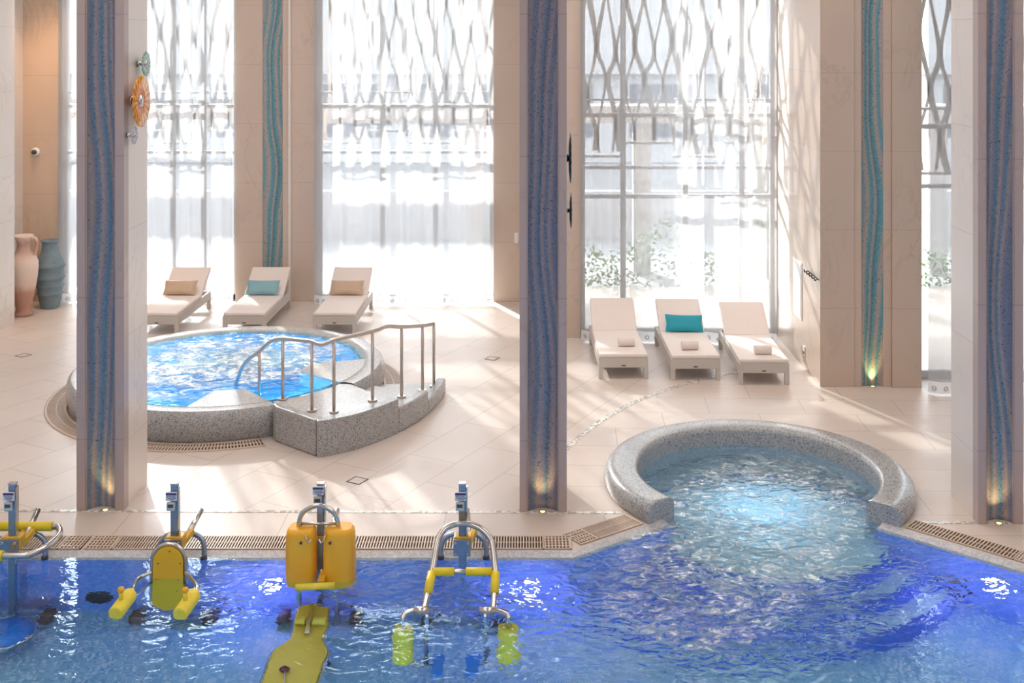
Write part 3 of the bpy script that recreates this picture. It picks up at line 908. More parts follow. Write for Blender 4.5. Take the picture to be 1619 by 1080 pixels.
# wall pier C
pc = empty('wall_pier', (xC0, CY4, 0)); tag(pc, 'wide cream marble pier with teal mosaic strip right of the three loungers', 'pier', None, 'structure')
m0, m1 = (1362 - PX0) * CY4 / F, (1397 - PX0) * CY4 / F
f0, f1 = (1350.5 - PX0) * CY4 / F, (1410 - PX0) * CY4 / F
mb = MB()
mb.box((xC0, CY4, 0), (f0, 18.4, CZ)); mb.box((f1, CY4 - 0.03, 0), (xC1, 18.4, CZ)); mb.box((f0, CY4 + 0.15, 0), (f1, 18.4, CZ))
mb.build('pier_body', M['marble'], pc)
mb = MB(); mb.box((f0 + 0.004, CY4 + 0.012, 0), (m0, CY4 + 0.15, CZ)); mb.box((m1, CY4 + 0.006, 0), (f1 - 0.004, CY4 + 0.15, CZ)); mb.build('strip_frame', M['marble'], pc)
mosaic_panel_mesh(m0, m1, CY4 + 0.02, 0, CZ).build('mosaic_panel', pillar_mosaic('mosaic_ribbons_wide_pier', TEAL, 0.18, 1.6, 1.0, (m0+m1)/2, m1-m0), pc)
mb = MB(); mb.box((10.2, CY4 - 0.05, 0), (11.0, 16.0, CZ)); struct('wall_back_right', mb, M['marble'])

# ------------------------------------------------------------------ front pillars
def pillar(x0, x1, yf, depth, fw0, fw1, cols, amp, k, ph, label, light_px):
    r = empty('pillar', ((x0+x1)/2, yf + depth/2, 0)); tag(r, label, 'pillar', None, 'structure')
    a, b = x0 + fw0, x1 - fw1
    mb = MB(); mb.box((x0, yf + 0.13, 0), (x1, yf + depth, CZ)); 
    mb.build('stone_cladding', M['marble_white'], r)
    mb = MB(); mb.box((x0, yf, 0), (a - 0.012, yf + 0.13, CZ)); mb.box((b + 0.012, yf, 0), (x1, yf + 0.13, CZ))
    mb.box((a - 0.012, yf + 0.014, 0), (a, yf + 0.13, CZ)); mb.box((b, yf + 0.014, 0), (b + 0.012, yf + 0.13, CZ))
    mb.build('front_frame', M['pillar_stone'], r)
    mosaic_panel_mesh(a, b, yf + 0.03, 0, CZ, 0.085).build('mosaic_panel', pillar_mosaic('mosaic_ribbons_pillar', cols, amp, k, ph, (a+b)/2, b-a), r)
    return r
Y1, Y2, Y3 = 11.36, 11.32, 11.05
PXL0, PXL1 = (121 - PX0) * Y1 / F, (196 - PX0) * Y1 / F
PXC0, PXC1 = (821.5 - PX0) * Y2 / F, (896 - PX0) * Y2 / F
PXR0, PXR1 = (1546.5 - PX0) * Y3 / F, (1618 - PX0) * Y3 / F
pillar(PXL0, PXL1, Y1, 0.70, 0.095, 0.095, AZURE, 0.17, 1.35, 0.9, 'left square pillar with wavy blue mosaic and cream side face', None)
pillar(PXC0, PXC1, Y2, 0.70, 0.082, 0.088, LILAC, 0.16, 1.45, 3.4, 'centre square pillar with lilac and blue wavy mosaic front', None)
pillar(PXR0, PXR1, Y3, 0.70, 0.085, 0.095, AZURE, 0.20, 1.25, 5.0, 'right square pillar with purple blue wavy mosaic at picture edge', None)

# recessed uplights at the foot of each mosaic
M['lens_warm'] = emit('warm_lamp_lens', (1.0, 0.55, 0.12), 5)
def uplight(x, y, lab, e=12):
    r = empty('uplight', (x, y, 0), lab, 'uplight', 'uplights under the mosaic strips')
    mb = MB(); mb.lathe([(0.026, 0.0), (0.036, 0.0), (0.036, 0.008), (0.026, 0.010)], (x, y, 0), 20); mb.build('bezel', M['steel'], r)
    mb = MB(); mb.lathe([(0.001, 0.012), (0.018, 0.010), (0.026, 0.006)], (x, y, 0), 20); mb.build('lens', M['lens_warm'], r)
    lamp('uplight_beam', 'SPOT', (x, y + 0.012, 0.025), e, (1.0, 0.66, 0.22), (PI - 0.16, 0, 0), spot_size=1.0, spot_blend=0.9, shadow_soft_size=0.02)
uplight((166 - PX0) * Y1 / F + 0.0, Y1 - 0.0 + 0.01, 'warm recessed uplight glowing at foot of left pillar')
uplight((858 - PX0) * Y2 / F, Y2 + 0.01, 'warm recessed uplight glowing at foot of centre pillar')
uplight((1580 - PX0) * Y3 / F, Y3 + 0.01, 'warm recessed uplight glowing at foot of right pillar')
uplight((1380 - PX0) * CY4 / F, CY4 + 0.0, 'warm recessed uplight glowing at foot of wide wall pier', 18)

# ------------------------------------------------------------------ windows, screens, curtains
def window(idx, x0, x1, y, mull, transoms, doors=()):
    r = empty('window_%d' % idx, ((x0+x1)/2, y, 0)); r['kind'] = 'structure'
    mb = MB()
    for x in [x0 + 0.04] + mull + [x1 - 0.04]: mb.box((x - 0.04, y - 0.05, 0.0), (x + 0.04, y + 0.05, CZ))
    mb.box((x0, y - 0.05, 0.0), (x1, y + 0.05, 0.09))
    mb.build('window_frame', M['frame_grey'], r)
    mb = MB()
    for z, h in transoms: mb.box((x0, y - 0.06, z), (x1, y + 0.06, z + h))
    mb.build('transom', M['frame_white'], r)
    mb = MB(); mb.box((x0 + 0.02, y - 0.006, 0.05), (x1 - 0.02, y + 0.006, CZ)); mb.build('pane', M['glass'], r)
    return r
TRZ = [(3.42, 0.06), (3.68, 0.03), (2.60, 0.05), (5.9, 0.06)]
WX0 = P(90, 478).x
w1 = window(1, WX0, xA0, 20.62, [-7.0, -6.3, -5.75], TRZ)
w2 = window(2, xA1, xB0, 20.62, [-2.55, -1.6], TRZ)
w3 = window(3, xB1, xC0, 18.2, [(985-PX0)*18.2/F, (1083-PX0)*18.2/F, (1172-PX0)*18.2/F], TRZ + [(2.14, 0.06)])
w4 = window(4, xC1, 10.2, 15.9, [6.2, 7.6, 9.0], TRZ)

for nm, (a, b, y) in (('wall_bulkhead_left', (WX0, xA0, 20.62)), ('wall_bulkhead_middle', (xA1, xB0, 20.62)), ('wall_bulkhead_right', (xB1, xC0, 18.2)), ('wall_bulkhead_end', (xC1, 10.2, 15.9))):
    mb = MB(); mb.box((a, y - 0.10, 5.75), (b, y + 0.12, CZ)); struct(nm, mb, M['marble_white'])

def screen(x0, x1, y, zb, label):
    """cut metal lattice of branching, merging stems"""
    rnd = random.Random(int(x0 * 100))
    r = empty('facade_screen', ((x0+x1)/2, y, zb), label, 'facade screen', 'branching lattice screens outside the windows')
    mb = MB()
    ns = max(6, int((x1 - x0) / 0.15))
    base = [x0 + (x1-x0) * (i + 0.5) / ns for i in range(ns)]
    zt = CZ + 0.6
    step = 0.72
    nz = int((zt - zb) / step) + 2
    def key(i, j):                                   # neighbouring stems meet in pairs, left and right in turn
        sgn = 1 if (i + j) % 2 == 0 else -1
        rr = random.Random(i * 131 + j * 17 + int(x0 * 10))
        return base[i] + (x1-x0) / ns * (0.46 * sgn + rr.uniform(-0.10, 0.10))
    def lev(i, j):                                   # height of the meeting point shared by a pair
        p = i if (i + j) % 2 == 0 else i - 1
        return zb - 0.3 + j * step + random.Random(p * 77 + j * 29 + int(x0 * 10)).uniform(-0.21, 0.21)
    for i in range(ns):
        z0 = zb + (0.0 if (i // 5) % 2 == 0 else 0.22)
        pts = [(key(i, j), lev(i, j)) for j in range(nz)]
        pts3 = spline([Vector((p[0], 0, p[1])) for p in pts], 7)
        pts3 = [p for p in pts3 if z0 <= p.z <= zt]
        if len(pts3) < 3: continue
        L, R = [], []
        for q in pts3:
            w = 0.030 + 0.008 * math.sin(i * 2.1) + 0.014 * math.sin(q.z * 2.3 + i * 1.7)
            w = max(0.02, w)
            L.append((max(x0, q.x - w), q.z)); R.append((min(x1, q.x + w), q.z))
        for k in range(len(L) - 1):
            a, b, c, d = L[k], R[k], R[k+1], L[k+1]
            vs = [(a[0], y, a[1]), (b[0], y, b[1]), (c[0], y, c[1]), (d[0], y, d[1])]
            vs += [(v[0], y + 0.03, v[2]) for v in vs]
            mb.add(vs, [(0,1,2,3), (7,6,5,4), (0,3,7,4), (1,5,6,2)])
    mb.build('lattice', M['screen'], r)
    mb = MB()
    npan = max(1, int(round((x1-x0) / 0.85)))
    for i in range(npan):
        a = x0 + (x1-x0) * i / npan; b = x0 + (x1-x0) * (i+1) / npan
        z = zb + (0.0 if i % 2 == 0 else 0.22)
        mb.box((a, y - 0.01, z - 0.03), (b, y + 0.04, z + 0.01))
    mb.build('bottom_rail', M['screen'], r)
    return r
screen(WX0, xA0, 21.15, 2.75, 'branch patterned lattice screen outside the leftmost window')
screen(xA1, xB0, 21.15, 2.75, 'branch patterned lattice screen outside the middle window behind the handrail')
screen(xB1, xC0, 18.75, 2.75, 'branch patterned lattice screen outside window behind the three right loungers')
screen(xC1, 10.2, 16.4, 2.75, 'branch patterned lattice screen outside the narrow window right of wide pier')

ey_mesh = None
def eyelet_mesh():
    mb = MB()
    pts = [(0.026 * math.cos(a), 0, 0.026 * math.sin(a)) for a in [2*PI*k/14 for k in range(14)]]
    mb.tube(pts, 0.007, 6, closed=True)
    me = bpy.data.meshes.new('eyelet')
    me.from_pydata(mb.v, [], mb.f); me.materials.append(M['steel'])
    for p in me.polygons: p.use_smooth = True
    return me
ey_mesh = eyelet_mesh()
def curtain(x0, x1, y, label, y1=None, seed=1, amp=0.075):
    rnd = random.Random(seed)
    if y1 is None: y1 = y
    r = empty('sheer_curtain', ((x0+x1)/2, (y+y1)/2, 0), label, 'curtain', 'sheer white floor length curtains')
    n = int((x1 - x0) / 0.02)
    folds = []
    x = x0
    while x < x1 + 0.4:
        w = rnd.uniform(0.22, 0.62); folds.append((x, w, rnd.uniform(0.6, 1.15))); x += w
    def fold(x):
        for (fx, fw, a) in folds:
            if fx <= x < fx + fw:
                t = (x - fx) / fw
                return a * (math.sin(PI * t) ** 1.3)
        return 0
    def pt(i, z):
        x = x0 + (x1-x0) * i / n
        hz = min(1.0, max(0.0, z / 7.5))
        b = y + (y1 - y) * i / n
        f = -amp * fold(x) * (1.15 - 0.35 * hz) + 0.026 * math.sin(x * 41 + 0.6 * math.sin(z * 0.9)) * hz + 0.012 * math.sin(x * 23 + z * 0.4)
        return (x, b + f, z)
    zs = [0.17, 0.6, 1.2, 2.0, 3.0, 4.0, 5.0, 6.5, 8.1]
    mb = MB(); mb.smooth = True
    vs = [pt(i, z) for z in zs for i in range(n + 1)]
    fs = [(k*(n+1)+i, k*(n+1)+i+1, (k+1)*(n+1)+i+1, (k+1)*(n+1)+i) for k in range(len(zs)-1) for i in range(n)]
    mb.add(vs, fs)
    mb.build('fabric', M['sheer'], r)
    mb = MB(); mb.smooth = True
    vs = [pt(i, z) for z in (0.02, 0.10, 0.17) for i in range(n + 1)]
    fs = [(k*(n+1)+i, k*(n+1)+i+1, (k+1)*(n+1)+i+1, (k+1)*(n+1)+i) for k in range(2) for i in range(n)]
    mb.add(vs, fs)
    mb.build('hem', M['hem'], r)
    k = int((x1 - x0) / 0.13)
    off = parent_origin(r)
    for j in range(k):
        i = int((j + 0.5) / k * n)
        p = Vector(pt(i, 0.085)); q = Vector(pt(min(i + 2, n), 0.085))
        e = bpy.data.objects.new('eyelet', ey_mesh)
        COL.objects.link(e); e.parent = r
        e.location = p + Vector((0, -0.008, 0)) - off
        e.rotation_euler = (0, 0, math.atan2(q.y - p.y, q.x - p.x))
    return r
curtain(WX0 + 0.02, xA0 - 0.02, 20.33, 'sheer white curtain behind left pillar and the leftmost lounger', seed=3)
curtain(xA1 + 0.02, xB0 - 0.0, 20.15, 'sheer white curtain over middle window beyond the handrail', seed=5)
curtain(xB1 + 0.0, xC0 - 0.12, 17.75, 'sheer white curtain behind the three loungers on the right', 17.55, seed=8)
curtain(xC1 + 0.0, 10.1, 15.12, 'sheer white curtain between the wide pier and right pillar', 14.95, seed=12)

# ------------------------------------------------------------------ outside
mb = MB(); mb.flat([(-60, 15.6), (60, 15.6), (60, 90), (-60, 90)], -0.12); o = mb.build('ground_outside', M['paving']); o['kind'] = 'structure'
bld = empty('office_building', (0, 44, -0.12), 'pale building with window bands seen through the curtains', 'building')
mb = MB(); mb.box((-40, 44, -0.1), (40, 50, 9)); mb.build('facade', M['render'], bld)
mb = MB(); mb.box((-40, 43.6, 3.3), (40, 44, 4.1)); mb.build('ledge', M['slab'], bld)
for x in range(-20, 20, 4):
    mb = MB(); mb.box((x, 43.95, 0.9), (x + 2.6, 44.05, 2.9)); mb.build('window', M['glassdark'], bld)
can = MB(); can.box((-12, 23.2, 2.95), (12, 24.0, 3.3))
for x in (-9.0, -5.2, -1.2, 2.2, 4.6, 8.2): can.box((x, 23.3, -0.12), (x + 0.35, 23.65, 2.95))
o = can.build('walkway_canopy', M['slab']); tag(o, 'grey walkway canopy on square posts outside behind the curtains', 'canopy')
lw = MB(); lw.box((-14, 27.5, -0.12), (14, 27.8, 1.0)); o = lw.build('garden_wall', M['render']); tag(o, 'low pale garden wall outside seen through the curtains', 'wall')
hd = MB()
rh = random.Random(4)
for i in range(2600):
    x = rh.uniform(1.05, 8.5); y = rh.uniform(21.5, 22.4); z = rh.uniform(-0.1, 1.1) * (0.8 + 0.3 * math.sin(x * 3))
    a, b = rh.uniform(0, 2*PI), rh.uniform(-1, 1)
    u = Vector((math.cos(a), math.sin(a), b)) * 0.05; v = Vector((-math.sin(a), math.cos(a), rh.uniform(-.6, .6))) * 0.028
    c = Vector((x, y, z))
    hd.add([c - u, c + v, c + u, c - v], [(0, 1, 2, 3)])
o = hd.build('shrub_hedge', M['leaf']); tag(o, 'leafy low shrubs outside the window behind the right loungers', 'shrub', None, 'stuff')

# ------------------------------------------------------------------ sun loungers
def cushion_mesh(w, h, d, n=14):
    mb = MB(); mb.smooth = True
    vs, fs = [], []
    for s in (1, -1):
        b = len(vs)
        for i in range(n + 1):
            for j in range(n + 1):
                u, v = i / n * 2 - 1, j / n * 2 - 1
                e = max(0.0, (1 - abs(u) ** 3.2)) ** 0.55 * max(0.0, (1 - abs(v) ** 3.2)) ** 0.55
                pin = 1 - 0.07 * (1 - abs(v)) * abs(u) ** 3
                pin2 = 1 - 0.10 * (1 - abs(u)) * abs(v) ** 3
                vs.append((u * w / 2 * pin, s * d / 2 * e, v * h / 2 * pin2))
        for i in range(n):
            for j in range(n):
                f = (b + i*(n+1)+j, b + (i+1)*(n+1)+j, b + (i+1)*(n+1)+j+1, b + i*(n+1)+j+1)
                fs.append(f if s < 0 else tuple(reversed(f)))
    mb.add(vs, fs)
    return mb
LW, LL = 0.68, 1.80
HY = 1.29                       # hinge position along the lounger
def make_lounger():
    r = empty('sun_lounger', (0, 0, 0))
    mb = MB()
    mb.box((-LW/2, 0, 0.155), (LW/2, 0.045, 0.29)); mb.box((-LW/2, LL - 0.045, 0.155), (LW/2, LL, 0.29))
    mb.box((-LW/2, 0.045, 0.155), (-LW/2 + 0.045, LL - 0.045, 0.29)); mb.box((LW/2 - 0.045, 0.045, 0.155), (LW/2, LL - 0.045, 0.29))
    mb.box((-LW/2 + 0.04, 0.04, 0.24), (LW/2 - 0.04, HY, 0.285))
    mb.build('frame', M['wicker'], r, bevel=0.006)
    for sx in (-1, 1):
        for yy in (0.0, LL - 0.06):
            x = sx * (LW/2 - 0.03)
            mb = MB(); mb.box((x - 0.03, yy - 0.001, 0.0), (x + 0.03, yy + 0.06, 0.16)); mb.build('leg', M['wicker'], r, bevel=0.005)
    mb = MB(); mb.box((-LW/2 + 0.01, -0.005, 0.29), (LW/2 - 0.01, HY + 0.01, 0.345)); s = mb.build('seat_mattress', M['mattress'], r, bevel=0.02, seg=4)
    ang = math.radians(33)
    T = Matrix.Translation((0, HY, 0.30)) @ Matrix.Rotation(ang, 4, 'X')
    mb = MB(); mb.box((-LW/2 + 0.01, 0.0, -0.0), (LW/2 - 0.01, 0.66, 0.06), T); mb.build('backrest_mattress', M['mattress'], r, bevel=0.02, seg=4)
    mb = MB(); mb.box((-LW/2 + 0.03, 0.02, -0.035), (LW/2 - 0.03, 0.64, -0.003), T)
    mb.build('backrest_frame', M['wicker'], r)
    mb = MB()
    for x in (-0.2, 0.2): mb.tube([(x, HY + 0.42, 0.53), (x, LL - 0.10, 0.27)], 0.011, 8)
    mb.build('support_strut', M['steel'], r)
    mb = MB(); mb.box((-0.028, -0.004, 0.178), (0.028, 0.002, 0.192)); mb.build('name_tag', M['dark'], r)
    return r
proto = make_lounger()
beds = [(-5.80, 18.12, -1.0, 'white wicker lounger with beige cushion nearest the left pillar', 'left'),
        (-4.42, 18.12, -1.0, 'white wicker lounger with dusty blue cushion before the mosaic wall pier', 'left'),
        (-3.00, 18.12, -1.0, 'white wicker lounger with beige cushion in front of middle window curtain', 'left'),
        (1.35, 15.76, 1.0, 'white wicker lounger with rolled towel and no cushion, nearest the centre pillar', 'right'),
        (2.33, 15.70, 0.6, 'white wicker lounger with teal cushion and rolled towel, middle of the right row', 'right'),
        (3.22, 15.50, -0.8, 'white wicker lounger with rolled towel and no cushion beside the sunlit reveal wall', 'right')]
bedm = []
for i, (x, y, a, lab, side) in enumerate(beds):
    o = proto if i == 0 else copy_tree(proto)
    o.location = (x, y, 0); o.rotation_euler.z = math.radians(a)
    tag(o, lab, 'sun lounger', 'loungers by the ' + ('left windows' if side == 'left' else 'right window'))
    bedm.append(Matrix.Translation((x, y, 0)) @ Matrix.Rotation(math.radians(a), 4, 'Z'))
def cushion(i, mat, lab, dx, rz=0.0):
    o = cushion_mesh(0.56, 0.27, 0.13).build('throw_cushion', mat)
    o.matrix_world = bedm[i] @ Matrix.Translation((dx, HY - 0.012, 0.462)) @ Matrix.Rotation(rz, 4, 'Y') @ Matrix.Rotation(math.radians(-36), 4, 'X')
    tag(o, lab, 'cushion', 'cushions on the loungers')
cushion(0, M['cushion_beige'], 'beige cushion on the lounger nearest the left pillar', -0.03, 0.0)
cushion(1, M['cushion_blue'], 'dusty blue cushion on the lounger before the mosaic pier', -0.02, 0.0)
cushion(2, M['cushion_beige'], 'beige cushion on the lounger before the middle window curtain', -0.02, 0.0)
cushion(4, M['cushion_teal'], 'bright teal cushion on the middle lounger of right row', 0.03, 0.03)
def towel(i, dx, dy, lab):
    mb = MB()
    n = 20
    R = 0.062
    mb.tube([(-0.115, 0, 0), (-0.105, 0, 0), (0.105, 0, 0), (0.115, 0, 0)], [R * 0.9, R, R, R * 0.9], n)
    sp = [(0.116 , (0.010 + 0.0085 * t) * math.cos(t * 1.25), (0.010 + 0.0085 * t) * math.sin(t * 1.25)) for t in [k * 0.25 for k in range(24)]]
    mb.tube(sp, 0.004, 6)
    o = mb.build('rolled_towel', M['towel'])
    o.matrix_world = bedm[i] @ Matrix.Translation((dx, dy, 0.345 + R - 0.002)) @ Matrix.Rotation(0.03, 4, 'Z')
    tag(o, lab, 'towel', 'rolled towels on the loungers')
towel(3, 0.08, 0.40, 'rolled pale towel on the lounger nearest the centre pillar')
towel(4, -0.04, 0.28, 'rolled pale towel on lounger with the teal cushion')
towel(5, 0.03, 0.25, 'rolled pale towel on lounger beside the sunlit reveal wall')

# ------------------------------------------------------------------ big jars
c = P(37, 498.5)
jar = empty('terracotta_amphora', c, 'tall whitewashed terracotta amphora with handles by the left wall', 'vase')
mb = MB()
prof = [(0.001, 0.0), (0.145, 0.0), (0.155, 0.025), (0.145, 0.05), (0.12, 0.062), (0.125, 0.085), (0.105, 0.10), (0.13, 0.17), (0.175, 0.36), (0.215, 0.58), (0.238, 0.78), (0.236, 0.90), (0.20, 1.0), (0.14, 1.06), (0.108, 1.10), (0.102, 1.19), (0.115, 1.27), (0.15, 1.31), (0.165, 1.335), (0.155, 1.35), (0.125, 1.34), (0.09, 1.25), (0.09, 1.05)]
mb.lathe(prof, c, 40); mb.build('body', M['terracotta'], jar)
for s in (-1, 1):
    mb = MB()
    mb.tube(spline([c + Vector((s*0.13, 0, 1.30)), c + Vector((s*0.205, 0, 1.29)), c + Vector((s*0.225, 0, 1.18)), c + Vector((s*0.195, 0, 1.04)), c + Vector((s*0.17, 0, 1.005))], 5), 0.026, 10)
    mb.build('handle', M['terracotta'], jar)
c = P(79, 486)
jar2 = empty('ribbed_clay_jar', c, 'tall blue grey clay jar with raised bands beside the terracotta amphora', 'vase')
mb = MB()
prof = [(0.001, 0.0), (0.15, 0.0), (0.158, 0.02), (0.175, 0.12)]
prof += [(0.198, 0.23), (0.222, 0.247), (0.202, 0.266), (0.213, 0.362), (0.238, 0.382), (0.217, 0.402), (0.230, 0.502), (0.256, 0.524), (0.232, 0.546), (0.236, 0.702), (0.258, 0.726), (0.232, 0.75), (0.215, 0.83), (0.17, 0.92), (0.138, 1.0), (0.13, 1.09), (0.132, 1.13), (0.152, 1.145), (0.15, 1.17), (0.12, 1.165), (0.105, 1.05), (0.10, 0.9)]
mb.lathe(prof, c, 40); mb.build('body', M['bluepot'], jar2)

# ------------------------------------------------------------------ ornaments and fittings
def dotted(name, ca, cb, cc, scale=26, edge=1.0):
    t = NT(name)
    g = t.obj()
    s = t.n('ShaderNodeSeparateXYZ'); t.l(g, s.inputs[0])
    ang = t.math('ARCTAN2', s.outputs[2], s.outputs[1])
    rad = t.math('SQRT', t.math('ADD', t.math('MULTIPLY', s.outputs[1], s.outputs[1]), t.math('MULTIPLY', s.outputs[2], s.outputs[2])))
    n = t.noise(g, scale, 5, 0.7)
    ray = t.math('SINE', t.math('ADD', t.math('MULTIPLY', ang, 18.0), t.math('MULTIPLY', n, 6.0)))
    f = t.math('ADD', t.math('MULTIPLY', ray, 0.16), n)
    f = t.math('ADD', f, t.math('SUBTRACT', 0.18, t.math('MULTIPLY', rad, edge)))
    c = t.ramp(f, [(0.30, ca), (0.5, cb), (0.72, cc)])
    return t.done(t.bsdf(c, 0.15, 0, 0.6))
M['glass_orange'] = dotted('orange_fused_glass', (0.80, 0.46, 0.01), (0.72, 0.17, 0.01), (0.45, 0.10, 0.05), 30, 1.1)
M['glass_green'] = dotted('green_fused_glass', (0.06, 0.26, 0.20), (0.18, 0.42, 0.34), (0.40, 0.55, 0.50))
M['glass_blue'] = dotted('blue_fused_glass', (0.12, 0.12, 0.42), (0.40, 0.42, 0.55), (0.62, 0.62, 0.70))
M['glass_dark'] = dotted('dark_teal_fused_glass', (0.02, 0.06, 0.08), (0.05, 0.12, 0.15), (0.08, 0.16, 0.2))
def ornament(xf, y, z, r, off, mat, lab, grp, hub=0.05, bez=True):
    o = empty('glass_disc_ornament', (xf, y, z), lab, 'wall ornament', grp)
    Mx = Matrix.Rotation(PI/2, 4, 'Y')
    c = (xf, y, z)
    mb = MB(); mb.lathe([(0.001, 0.0), (hub * 0.9, 0.0), (hub * 0.8, 0.02), (0.018, 0.03), (0.018, off), (0.001, off)], c, 20, M=Mx); mb.build('mount', M['steel'], o)
    mb = MB()
    n = 72; prof = [(0.0, off - 0.004), (r*0.5, off - 0.001), (r, off + 0.012), (r*0.99, off + 0.02), (r*0.5, off + 0.01), (0.0, off + 0.008)]
    vs, fs = [], []
    for i in range(n):
        a = 2*PI*i/n; wv = 1 + 0.02 * math.sin(a * 11) + 0.015 * math.sin(a * 5 + 1)
        for (rr, zz) in prof:
            p = Mx @ Vector((rr * math.cos(a) * wv, rr * math.sin(a) * wv, zz)); vs.append(p + Vector(c))
    m = len(prof)
    for i in range(n):
        j = (i + 1) % n
        for k in range(m - 1): fs.append((i*m+k, j*m+k, j*m+k+1, i*m+k+1))
    mb.smooth = True; mb.add(vs, fs)
    d = mb.build('glass_disc', mat, o)
    mb = MB(); mb.lathe([(0.001, off + 0.03), (hub * 0.9, off + 0.026), (hub, off + 0.008)], c, 24, M=Mx); mb.build('hub_cap', M['steel'], o)
ornament(PXL1, 11.76, PY(0, 101, 11.76).z, 0.125, 0.07, M['glass_green'], 'small green speckled glass disc high on the left pillar side', 'glass discs on the left pillar', 0.036)
ornament(PXL1, 11.56, PY(0, 160, 11.56).z, 0.258, 0.09, M['glass_orange'], 'large orange glass disc on the left pillar side', 'glass discs on the left pillar', 0.062)
ornament(PXL1, 11.44, PY(0, 214, 11.44).z, 0.088, 0.06, M['glass_blue'], 'smallest blue grey glass disc, lowest on the left pillar side', 'glass discs on the left pillar', 0.03)
ornament(PXC1, 11.60, PY(0, 250, 11.6).z, 0.255, 0.03, M['glass_dark'], 'large dark glass disc seen edge on, upper one on centre pillar', 'glass discs on the centre pillar', 0.05)
ornament(PXC1, 11.55, PY(0, 333, 11.55).z, 0.175, 0.035, M['glass_dark'], 'smaller dark glass disc seen edge on, lower one on centre pillar', 'glass discs on the centre pillar', 0.03)

q = PY(57, 240, 20.4)
cc = empty('security_camera', q, 'small white dome security camera with dark lens on niche wall', 'camera')
Mx = Matrix.Rotation(PI/2, 4, 'X')
mb = MB(); mb.lathe([(0.001, 0.0), (0.075, 0.0), (0.075, 0.03), (0.06, 0.055), (0.04, 0.06)], q, 28, M=Mx); mb.build('housing', M['white_paint'], cc)
mb = MB(); mb.lathe([(0.045, 0.05), (0.042, 0.075), (0.028, 0.095), (0.001, 0.10)], q + Vector((-0.012, 0, 0)), 24, M=Mx); mb.build('lens', M['dark'], cc)

# reveal wall fittings (x = 3.95, facing left)
def rv_(px, py):
    Y = xC0 * F / (px - PX0)
    return Vector((xC0, Y, H - (py - PY0) * Y / F))
a, b = rv_(1255, 405), rv_(1268.5, 508)
hat = empty('access_hatch', Vector((xC0, (a.y+b.y)/2, 1.5)), 'tall white access hatch flush in the sunlit reveal wall', 'hatch')
mb = MB(); mb.box((xC0 - 0.012, b.y, b.z), (xC0, a.y, a.z)); mb.build('frame', M['white_paint'], hat, bevel=0.003)
mb = MB(); mb.box((xC0 - 0.02, b.y + 0.03, b.z + 0.03), (xC0 - 0.010, a.y - 0.03, a.z - 0.03)); mb.build('door_leaf', M['frame_white'], hat, bevel=0.003)
a, b = rv_(1276, 428), rv_(1296, 441)
hk = empty('coat_hook_rail', Vector((xC0, (a.y + b.y)/2, a.z)), 'row of small steel coat hooks on the reveal wall', 'coat hooks')
zc = (a.z + b.z) / 2
mb = MB(); mb.box((xC0 - 0.01, b.y, zc - 0.012), (xC0, a.y, zc + 0.012)); mb.build('rail', M['steel'], hk)
for i in range(5):
    yy = b.y + (a.y - b.y) * (i + 0.5) / 5
    mb = MB(); mb.tube(spline([(xC0 - 0.008, yy, zc), (xC0 - 0.05, yy, zc - 0.02), (xC0 - 0.055, yy, zc + 0.02)], 4), 0.009, 8); mb.build('hook', M['dark'], hk)
s = rv_(1272, 555)
so = empty('wall_socket', s, 'small white socket low on the reveal wall behind the loungers', 'socket')
mb = MB(); mb.box((xC0 - 0.012, s.y - 0.045, s.z - 0.07), (xC0, s.y + 0.045, s.z + 0.07)); mb.build('plate', M['white_paint'], so, bevel=0.004)
mb = MB(); mb.box((xC0 - 0.016, s.y - 0.03, s.z - 0.04), (xC0 - 0.011, s.y + 0.03, s.z + 0.0)); mb.build('outlet', M['dark'], so)
q = PY(817, 376, CY1)
sw = empty('wall_switch', q, 'white switch plate on pier just left of centre pillar', 'switch')
mb = MB(); mb.box((q.x - 0.04, CY1 - 0.012, q.z - 0.09), (q.x + 0.03, CY1, q.z + 0.09)); mb.build('plate', M['white_paint'], sw, bevel=0.004)
for dz in (-0.045, 0.045):
    mb = MB(); mb.box((q.x - 0.025, CY1 - 0.018, q.z + dz - 0.03), (q.x + 0.015, CY1 - 0.011, q.z + dz + 0.03)); mb.build('rocker', M['frame_white'], sw)

# ------------------------------------------------------------------ underwater lamps and grilles
M['lens_violet'] = emit('pool_lamp_lens', (0.80, 0.72, 1.0), 9)
WALLY = EY - IN
def pool_lamp(px, py, lab, nrm=None, pos=None, e=11):
    q = WY(px, py, WALLY) if pos is None else pos
    nrm = Vector((0, -1, 0)) if nrm is None else nrm
    R = nrm.to_track_quat('Z', 'Y').to_matrix().to_4x4()
    r = empty('underwater_lamp', q, lab, 'pool light', 'violet lamps in the pool wall')
    mb = MB(); mb.lathe([(0.075, 0.0), (0.10, 0.0), (0.098, 0.012), (0.078, 0.018)], q, 28, M=R); mb.build('bezel', M['steel'], r)
    mb = MB(); mb.lathe([(0.078, 0.012), (0.05, 0.022), (0.001, 0.026)], q, 28, M=R); mb.build('lens', M['lens_violet'], r)
    lamp('underwater_lamp_beam', 'POINT', q + nrm * 0.16, e, (0.42, 0.32, 1.0), shadow_soft_size=0.0)
pool_lamp(428, 926, 'glowing violet underwater lamp left of orange float machine')
pool_lamp(835, 928, 'glowing violet underwater lamp below the centre pillar')
wr = Vector((eR[0]-tRt[0], eR[1]-tRt[1], 0)).normalized(); wn = Vector((wr.y, -wr.x, 0))
def on_right_wall(px, py):
    w, t = _refr(px, py)
    a = Vector((tRt[0], tRt[1], 0)) + wn * IN
    k = ((a - w).x * wn.x + (a - w).y * wn.y) / (t.x * wn.x + t.y * wn.y)
    return w + t * k
